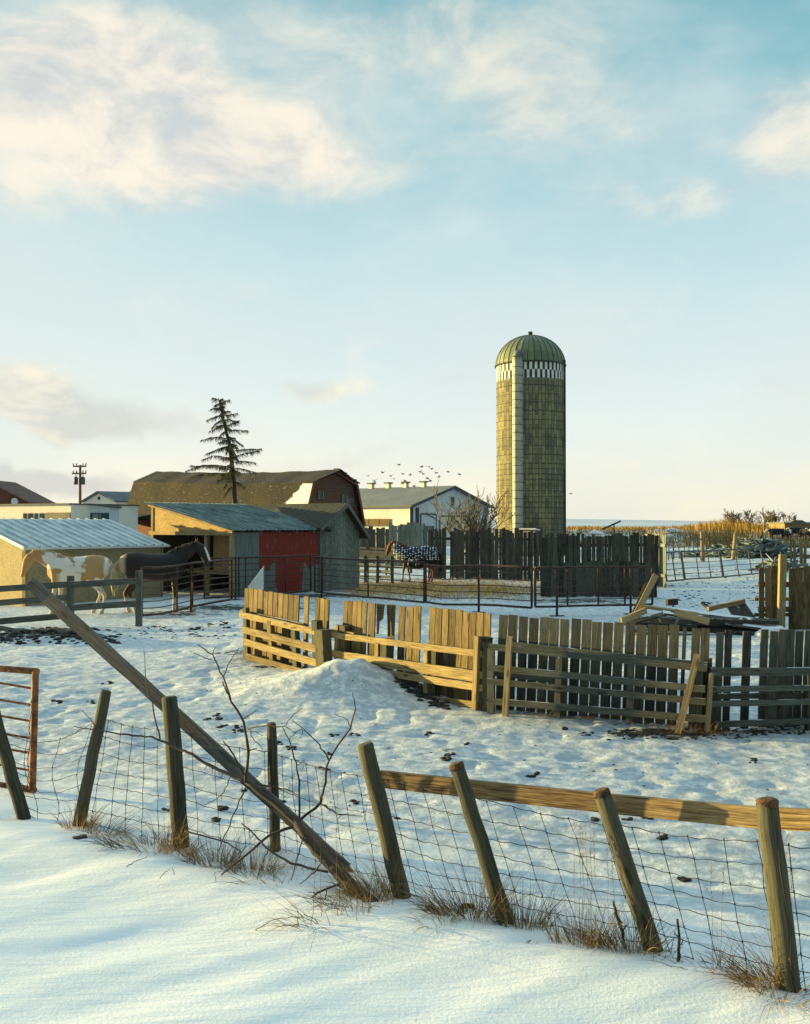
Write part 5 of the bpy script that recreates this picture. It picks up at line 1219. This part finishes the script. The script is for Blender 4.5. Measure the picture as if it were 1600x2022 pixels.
# brush piles and wrecks far right
def heap(name, label, cat, px, d_, wx, wy, h, n_, m_, seed, L=(.8,2.4), r_=(.03,.09)):
    rg = random.Random(seed); g = G(px,d_); mb = MB()
    for k in range(n_):
        a = rg.uniform(0,math.pi); x = rg.gauss(0,.42); y = rg.uniform(-1,1); hh_ = h*max(0.05,(1-x*x*.9))*rg.random()
        c = g+Vector((x*wx, y*wy, hh_)); ln = rg.uniform(*L); v = Vector((math.cos(a), math.sin(a)*.5, rg.uniform(-.35,.35))).normalized()*ln/2
        mb.tube([c-v, c+v*.1+Z1*rg.uniform(-.1,.1), c+v], [rg.uniform(*r_)]*2+[.02], 5)
    return tag(mb.build(name, M[m_]), label, cat)
M['teal_brush'] = simple('frosty_brush', (0.20,0.26,0.26), 0.9, ns=2.5, col2=(0.015,0.035,0.035))
heap('brush_pile', 'dark tangled brush pile with frosty limbs on the far snow', 'brush pile', 1500, 66, 2.6, 1.6, 1.15, 230, 'teal_brush', 3)
heap('brush_pile', 'low spread of snowy branches left of the tangled brush pile', 'brush pile', 1430, 70, 2.6, 1.6, .6, 110, 'teal_brush', 4)
heap('brush_pile', 'snowy twig heap right of the bare shrub by the silo', 'brush pile', 955, 68, 2.2, 1.2, .85, 150, 'snow_roof', 6, (.5,1.5), (.03,.06))
heap('brush_pile', 'grey pole stack below the golden shed edge at right', 'brush pile', 1540, 50, 1.0, .6, .5, 40, 'slab_grey', 7)
# golden berm brush, stuff
rg = random.Random(21); mb = MB()
def thin(p, v, w_, r):
    sd_ = v.cross(Vector((rg.uniform(-1,1),rg.uniform(-1,1),0.1)));
    if sd_.length < 1e-4: return
    sd_ = sd_.normalized()*w_; mb.poly([p-sd_, p+sd_, p+v], r, [(0,0),(0,.1),(.3,0)])
for k in range(15000):
    d_ = rg.uniform(100,190); px = 1118+rg.random()*520
    if rg.random() > .35+.65*abs(math.sin(px*.013+d_*.05)): continue
    x = pxx(px,d_); g = gz(x,d_); hm = 1.0 + 1.3*math.exp(-((px-1440)/60)**2)
    if px < 1350: hm *= .8
    thin(Vector((x,d_,g-.1)), Vector((rg.uniform(-.35,.35),rg.uniform(-.3,.3),hm*rg.uniform(.35,1.0))), rg.uniform(.03,.08), rg.random())
so = mb.build('dry_brush', M['gold_twig']); tag(so, 'golden dry brush and weeds along the far berm', 'brush', kind='stuff')
for i, (px, d_, h) in enumerate(((1450,150,3.4),(1475,155,3.2),(1510,160,3.3),(1530,152,3.0),(1560,165,3.0))):
    q = G(px,d_); bare_shrub('bare_bush', q, h, .8, 6, ['leafless bush on the berm, leftmost of five','second leafless bush from the left on the berm','middle leafless bush on the golden berm','fourth leafless bush, just left of the olive shed','leafless bush behind the olive shed roof'][i], M['shrub_bark'], 'bush', 'bare bushes on the far berm', seed=60+i, r0=.06, px_min=.03)
rg = random.Random(31)
for i in range(14):    # boulders and snow-capped spoil on the berm
    px = rg.uniform(1130,1600); d_ = rg.uniform(100,140); g = G(px,d_); mb = MB(); clod(g+Z1*.1, rg.uniform(.5,1.2), rg)
    tag(mb.build('spoil_lump', M['snow_lump'] if i % 3 else M['concrete']), 'snow capped spoil lump on the golden berm', 'rubble', 'rubble lumps along the berm')
t = thing('olive_shed', (pxx(1585,135),135,.6), 'low olive farm shed with small roof hump at the far right edge', 'shed')
x0, x1 = pxx(1550,135), pxx(1660,135)
mb = MB(); mb.prism([(x0,135,.3),(x1,135,.3),(x1,135,hz(1035,135)),(x0,135,hz(1034,135))], (0,6,0)); mb.build('wall', M['pale_wood'], t)
mb = MB(); mb.beam((x0-.2,138,hz(1033,135)),(x1,138,hz(1033,135)),6.6,.2,(0,1,0)); mb.build('roof', M['olive_wall'], t)
mb = MB(); c = pxx(1583,135); mb.prism([(c-1.3,136,hz(1033,135)),(c+1.3,136,hz(1033,135)),(c+.5,136,hz(1027,135)),(c-.5,136,hz(1027,135))], (0,1.5,0)); mb.build('roof_hump', M['olive_wall'], t)
# slanted auger silhouette
mb = MB(); mb.tube([P(1190,1045,120),P(1226,1029,118)],[.12,.10],6); mb.tube([P(1213,1035,119),P(1213,1052,119)],.07,5); tag(mb.build('grain_auger', M['trim_dark']), 'thin slanted auger pointing up right of the silo', 'auger')
# red oil tank by the silo
mb = MB(); mb.beam(G(1118,80)+Z1*.2, G(1118,80)+Z1*1.5, 1.2,.8,(1,0,0)); tag(mb.build('red_box', M['red_board']), 'small red wooden box at the right foot of the silo', 'box')

# ------------------------------------------------------------------ animals
def coat(name, base_c, patch_c, th, scale, seed, lowwhite=0.0, extra=None):
    def fn(t, bs):
        co = t.n('ShaderNodeTexCoord').outputs['Object']; n = t.noise(t.mapping(co, (1,.6,1), loc=(seed,seed*2,0)), scale, 3, 0.5, 0.3)
        f = t.noise(co, 22, 4, 0.7)
        c = t.mix(t.sm(n, th-.015, th+.015), base_c, patch_c); 
        sp = t.n('ShaderNodeSeparateXYZ'); t.put(sp.inputs[0], co)
        if extra: c = extra(t, c, sp)
        if lowwhite: c = t.mix(t.sm(t.m('ADD', sp.outputs[2], t.m('MULTIPLY', n, .1)), lowwhite+.03, lowwhite-.03), c, (0.62,0.56,0.46))
        c = t.mix(t.m('MULTIPLY', f, .35), c, tuple(x*.4 for x in patch_c)); t.put(bs.inputs['Base Color'], c); bs.inputs['Roughness'].default_value = .7
        t.put(bs.inputs['Normal'], t.bump(t.noise(t.mapping(co,(1,1,.35)), 34, 4, .7), .7, .02))
    return mat(name, fn)
def rings(mb, secs, n=14):
    """secs: (center, halfwidth(y), halfheight) - lofted closed tube"""
    b = len(mb.v); m_ = len(secs)
    for i, (c, ry, rz) in enumerate(secs):
        c = Vector(c); a = Vector(secs[max(i-1,0)][0]); e = Vector(secs[min(i+1,m_-1)][0]); tt_ = (e-a).normalized(); side = Vector((0,1,0))
        side = (side-tt_*side.dot(tt_)).normalized(); up = tt_.cross(side)
        for k in range(n): an = 2*math.pi*k/n; mb.v.append(c+side*math.cos(an)*ry+up*math.sin(an)*rz)
    for i in range(m_-1):
        for k in range(n): k2=(k+1)%n; o=b+i*n; mb.face((o+k,o+k2,o+n+k2,o+n+k), [(0,0)]*4, .5, True)
    mb.face(tuple(b+k for k in reversed(range(n))), [(0,0)]*n, .5); o=b+(m_-1)*n; mb.face(tuple(o+k for k in range(n)), [(0,0)]*n, .5)
TR = [((-.86,0,1.18),.07,.10),((-.80,0,1.19),.17,.20),((-.66,0,1.19),.25,.29),((-.45,0,1.17),.285,.335),((-.15,0,1.13),.29,.33),((.15,0,1.10),.29,.35),((.42,0,1.13),.25,.36),((.60,0,1.17),.19,.29),((.70,0,1.18),.12,.2)]
def horse(name, label, loc, rz, sc, m_, neck, head, legs, mane_m, tail_m, mane=True, hoof=True, cat='horse', ear=True, tail=True, tailpts=None, turn=0.0):
    t = thing(name, loc, label, cat, None, rz); t.scale = (sc,)*3
    mb = MB(); rings(mb, TR, 18); rings(mb, neck, 14)
    # head, optionally turned sideways about the poll
    hp_ = Vector(head[0][0]); Rm = Matrix.Rotation(turn, 3, 'Z'); hd = [(hp_+Rm@(Vector(c)-hp_), a, b) for c,a,b in head]
    mark = len(mb.v); rings(mb, hd, 12)
    if ear:
        for s in (-1,1):
            e0 = hp_+Rm@(Vector((0,s*.055,.05))); mb_d = (Vector((0.0,s*.02,.17))); rings(mb, [(e0-mb_d*.2,.035,.03),(e0+mb_d*.4,.035,.022),(e0+mb_d,.006,.006)], 8)
    for (kind, x, y, dx_, kx) in legs:
        if kind == 'f':
            pts = [((x,y,1.08),.12,.15),((x+.01,y,.85),.085,.10),((x+dx_*.4,y,.62),.055,.062),((x+dx_*.6+kx,y,.48),.052,.056),((x+dx_*.75+kx*.6,y,.38),.036,.04),((x+dx_*.95,y,.17),.033,.036),((x+dx_,y,.11),.044,.048),((x+dx_+.03,y,.05),.05,.062),((x+dx_+.05,y,.0),.06,.075)]
        else:
            pts = [((x,y*.8,1.15),.16,.24),((x+.08,y,.92),.12,.19),((x+.07,y,.74),.075,.11),((x-.06+dx_*.5,y,.56),.046,.06),((x-.11+dx_*.6,y,.48),.045,.055),((x-.08+dx_*.8,y,.34),.036,.042),((x-.04+dx_,y,.16),.034,.038),((x-.02+dx_,y,.10),.044,.048),((x+.01+dx_,y,.05),.05,.062),((x+.03+dx_,y,.0),.06,.075)]
        rings(mb, pts, 10)
    body = mb.build_local('body', m_, t)
    rm = body.modifiers.new('remesh', 'REMESH'); rm.mode = 'VOXEL'; rm.voxel_size = .022; rm.use_smooth_shade = True
    sm_ = body.modifiers.new('smooth', 'SMOOTH'); sm_.factor = .5; sm_.iterations = 4
    if mane:
        rg = random.Random(4); mb = MB()
        for k in range(120):
            f = rg.random(); i = min(int(f*(len(neck)-1)), len(neck)-2); g_ = f*(len(neck)-1)-i
            c = Vector(neck[i][0]).lerp(Vector(neck[i+1][0]), g_); hz_ = neck[i][2]*(1-g_)+neck[i+1][2]*g_; dn = (Vector(neck[i+1][0])-Vector(neck[i][0])).normalized(); up = Vector((-dn.z,0,dn.x)); 
            c = c+up*(hz_-.015); s = rg.choice((-1,1)); e = c+Vector((rg.uniform(-.05,.02), s*rg.uniform(.06,.11), -rg.uniform(.03,.16)))+up*.03
            mb.tube([c, c.lerp(e,.4)+up*.03, e], [.014,.013,.004], 4)
        mb.build_local('mane', mane_m, t)
    if tail:
        rg = random.Random(8); mb = MB(); tp_ = tailpts or [(-.85,0,1.25),(-.97,0,1.15),(-1.0,0,.85),(-.96,0,.5)]
        for k in range(26):
            o = Vector((rg.uniform(-.035,.035), rg.uniform(-.05,.05),0)); mb.tube([Vector(tp_[0])+o*.3, Vector(tp_[1])+o, Vector(tp_[2])+o*1.6+Vector((0,0,rg.uniform(-.05,.05))), Vector(tp_[3])+o*1.3+Vector((0,0,rg.uniform(-.1,.15)))], [.025,.03,.025,.006], 5)
        mb.build_local('tail', tail_m, t)
    return t
def build_local(s, name, m_, parent):
    o = s.build(name, m_, None); o.parent = parent; return o
MB.build_local = build_local
def face_tan(t, c, sp):    # tan head and chest front
    k = t.sm(sp.outputs[0], .78, .92); c = t.mix(k, c, (0.50,0.27,0.09))
    k2 = t.m('MULTIPLY', t.sm(sp.outputs[0], .30, .5), t.sm(sp.outputs[2], 1.22, 1.08)); c = t.mix(k2, c, (0.52,0.29,0.10))
    nz3 = t.m('MULTIPLY', t.m('SUBTRACT', t.noise(sp.inputs[0].links[0].from_socket, 5, 3), .5), .5); k3 = t.m('MULTIPLY', t.sm(t.m('ADD', sp.outputs[0], nz3), -.2, -.26), t.m('MULTIPLY', t.sm(t.m('ADD', sp.outputs[2], nz3), .86, .92), t.sm(sp.outputs[0], -.74, -.68))); c = t.mix(k3, c, (0.50,0.31,0.12))
    return c
m1 = coat('pinto_coat', (0.88,0.84,0.75), (0.44,0.25,0.09), .59, 2.9, 3.7, .72, face_tan)
M['cream_hair'] = simple('cream_hair', (0.62,0.52,0.33), .9, ns=9, nz=.4); M['black_hair'] = simple('black_hair', (0.02,0.016,0.012), .8, ns=9)
neck1 = [((.42,0,1.22),.15,.27),((.60,0,1.34),.13,.23),((.80,0,1.43),.105,.18),((1.00,0,1.48),.085,.145),((1.10,0,1.46),.075,.12)]
head1 = [((1.06,0,1.49),.075,.10),((1.14,0,1.44),.09,.13),((1.22,0,1.32),.085,.13),((1.27,0,1.18),.062,.09),((1.31,0,1.05),.048,.065),((1.335,0,.97),.05,.06),((1.34,0,.93),.035,.04)]
leg1 = [('f',.48,.15,.06,.02),('f',.46,-.15,-.10,.03),('h',-.56,.16,-.10,0),('h',-.56,-.16,.16,0)]
g1 = G(152,27.3)
horse('pinto_horse', 'cream and tan pinto horse standing with lowered head facing left', g1, math.pi+.10, 1.06, m1, neck1, head1, leg1, M['cream_hair'], M['cream_hair'])
def brownmix(t, c, sp):
    k = t.sm(sp.outputs[0], -.66, -.78); c = t.mix(k, c, (0.55,0.42,0.26))
    k2 = t.sm(sp.outputs[2], .95, .80); return t.mix(t.m('MULTIPLY', k2, .6), c, (0.10,0.03,0.012))
m2 = coat('black_bay_coat', (0.012,0.009,0.008), (0.05,0.02,0.012), .62, 3.0, 9.1, .42, brownmix)
neck2 = [((.42,0,1.22),.15,.27),((.60,0,1.38),.125,.23),((.78,0,1.50),.10,.18),((.95,0,1.60),.082,.14),((1.04,0,1.62),.075,.12)]
head2 = [((1.02,0,1.66),.075,.10),((1.09,0,1.60),.09,.125),((1.17,0,1.49),.085,.125),((1.23,0,1.35),.062,.09),((1.28,0,1.23),.048,.065),((1.30,0,1.17),.05,.058),((1.305,0,1.14),.035,.04)]
leg2 = [('f',.48,.15,.04,.02),('f',.47,-.15,-.02,.02),('h',-.56,.16,-.06,0),('h',-.56,-.16,.10,0)]
g2 = G(306,27.6)
horse('dark_horse', 'dark bay horse with white socks behind the pipe gate looking away right', g2, .28, 1.10, m2, neck2, head2, leg2, M['black_hair'], M['cream_hair'], turn=-.5)
# white blaze is part of the dark horse's face: small halter and blaze strip
m3 = coat('chestnut_coat', (0.16,0.045,0.02), (0.10,0.03,0.015), .6, 3.0, 2.2, .0)
neck3 = [((.42,0,1.22),.15,.27),((.60,0,1.38),.125,.23),((.80,0,1.52),.10,.18),((.95,0,1.60),.082,.14),((1.04,0,1.60),.075,.12)]
head3 = [((1.02,0,1.62),.075,.10),((1.09,0,1.56),.09,.125),((1.16,0,1.44),.085,.125),((1.22,0,1.30),.062,.09),((1.27,0,1.17),.048,.065),((1.29,0,1.11),.05,.058)]
g3 = G(824,42.2)
t3 = horse('blanketed_horse', 'chestnut horse in a dark dotted blanket standing on straw facing left', g3, math.pi-.15, 1.0, m3, neck3, head3, [('f',.48,.15,.1,.02),('f',.46,-.15,-.14,.02),('h',-.56,.16,-.06,0),('h',-.56,-.16,.10,0)], M['black_hair'], M['black_hair'], mane=False)
def dots(t, bs):
    co = t.n('ShaderNodeTexCoord').outputs['Object']
    vo = t.n('ShaderNodeTexVoronoi'); t.put(vo.inputs['Vector'], t.mapping(co, (1,.01,1.5))); vo.inputs['Scale'].default_value = 8.5; vo.inputs['Randomness'].default_value = .35
    k = t.sm(vo.outputs[0], .36, .30); sp = t.n('ShaderNodeSeparateColor'); t.put(sp.inputs[0], vo.outputs['Color'])
    c2 = t.ramp(sp.outputs[0], [(0,(0.75,0.85,0.85)),(.76,(0.75,0.85,0.85)),(.78,(0.7,0.05,0.25)),(.82,(0.1,0.15,0.6)),(.9,(0.7,0.75,0.8))], 'CONSTANT')
    s2 = t.n('ShaderNodeSeparateXYZ'); t.put(s2.inputs[0], co); k = t.m('MULTIPLY', k, t.m('GREATER_THAN', s2.outputs[2], .93))
    t.put(bs.inputs['Base Color'], t.mix(k, (0.008,0.012,0.02), c2)); bs.inputs['Roughness'].default_value = .8
M['blanket'] = mat('dotted_blanket', dots)
mb = MB()
secs = [((-.90,0,1.12),.19,.26),((-.78,0,1.10),.27,.37),((-.45,0,1.06),.33,.46),((0,0,1.02),.335,.46),((.40,0,1.06),.31,.45),((.62,0,1.14),.26,.37),((.78,0,1.30),.19,.29),((.93,0,1.50),.15,.22),((1.0,0,1.56),.13,.18)]
rings(mb, secs, 20); mb.build_local('blanket', M['blanket'], t3)
mb = MB()
for x in (-.05,.28): mb.tube([(x,.345,1.0),(x+.07,.30,.72),(x,.0,.60)], .012, 5)
for x in (.1,): mb.tube([(x-.25,.345,.75),(x+.15,.33,.95)], .012, 5)
mb.build_local('belly_strap', M['white_metal'], t3)
# halter for the dark horse
dh = [o for o in bpy.data.objects if o.name == 'dark_horse'][0]
mb = MB(); hp_ = Vector(head2[0][0]); Rm = Matrix.Rotation(-.5,3,'Z')
mb.tube([hp_+Rm@(Vector(c)-hp_)+Rm@Vector((.092,0,.065)) for c in ((1.14,0,1.54),(1.19,0,1.42),(1.24,0,1.30),(1.28,0,1.20))], [.02,.03,.03,.022], 6); mb.build_local('blaze', M['white_wall'], dh)

# cattle on the far right
M['cow_black'] = simple('black_cow', (0.012,0.010,0.010), .8, ns=3); M['cow_white'] = simple('white_face', (0.7,0.66,0.58), .8, ns=3)
def cow(loc, rz, label):
    t = thing('cow', loc, label, 'cow', 'black cattle at the far right', rz); mb = MB()
    rings(mb, [((-.85,0,1.1),.1,.2),((-.75,0,1.05),.28,.33),((0,0,.98),.36,.40),((.6,0,1.02),.28,.36),((.8,0,1.08),.15,.24)], 12)
    rings(mb, [((.65,0,1.12),.16,.22),((1.0,0,1.2),.12,.17)], 10)
    for (x,y) in ((.55,.2),(.5,-.2),(-.65,.2),(-.6,-.2)): rings(mb, [((x,y,.9),.12,.16),((x,y,.45),.06,.07),((x,y,0),.06,.07)], 8)
    mb.tube([(-.84,0,1.25),(-.95,0,1.0),(-.94,0,.5)], [.03,.02,.04], 5)
    b_ = mb.build_local('body', M['cow_black'], t); r_ = b_.modifiers.new('r','REMESH'); r_.mode='VOXEL'; r_.voxel_size=.05; r_.use_smooth_shade=True
    mb = MB(); rings(mb, [((.95,0,1.25),.12,.13),((1.12,0,1.17),.11,.13),((1.35,0,.98),.075,.085),((1.42,0,.93),.05,.05)], 8)
    for s in (-1,1): rings(mb, [((.99,s*.1,1.28),.02,.04),((.98,s*.27,1.27),.02,.03)], 6)
    mb.build_local('head', M['cow_white'], t)
for (px, d_, rz, lb) in ((1535,118,2.9,'leftmost black cow of the far herd, white face to the left'),(1556,116,-1.7,'black cow with white face looking at the camera under the olive shed'),(1572,121,3.3,'black cow behind, side on between two others'),(1590,117,-1.4,'rightmost visible black cow facing the camera'),(1612,120,2.8,'black cow at the photo edge')):
    cow(G(px,d_), rz, lb)

# birds over the white barn
rg = random.Random(14)
bp = [(788,918),(756,933),(727,940),(772,940),(740,952),(830,932),(848,922),(853,926),(836,936),(862,934),(885,932),(908,937),(867,942),(810,938),(800,950),(818,960),(795,955),(850,950),(845,945),(778,946),(833,922),(740,949),(796,936),(1128,975)]
b0 = None
for i, (px, py) in enumerate(bp):
    if b0 is None:
        mb = MB(); rings(mb, [((-.22,0,0),.01,.01),((-.1,0,0),.05,.05),((.05,0,0),.06,.06),((.16,0,.02),.035,.04),((.22,0,.01),.01,.01)], 6); b0 = thing('bird', (0,0,0), 'small dark bird flying above the white barn', 'bird', 'flock of birds above the white barn'); mb.build_local('body', M['bird'], b0)
        mb = MB(); mb.poly([(-.08,0,.03),(.08,0,.03),(.02,.3,.14),(-.06,.3,.12)]); mb.poly([(.08,0,.03),(-.08,0,.03),(-.06,-.3,.12),(.02,-.3,.14)]); mb.build_local('wings', M['bird'], b0); o = b0
    else:
        o = b0.copy(); COL.objects.link(o)
        for ch in list(b0.children): c = ch.copy(); COL.objects.link(c); c.parent = o
    o.location = P(px, py, 105+rg.uniform(-10,10)); o.rotation_euler = (rg.uniform(-.3,.3), rg.uniform(-.2,.2), rg.uniform(0,6))
    if i == len(bp)-1: o['label'] = 'single small bird low in the sky right of the silo'; del o['group']
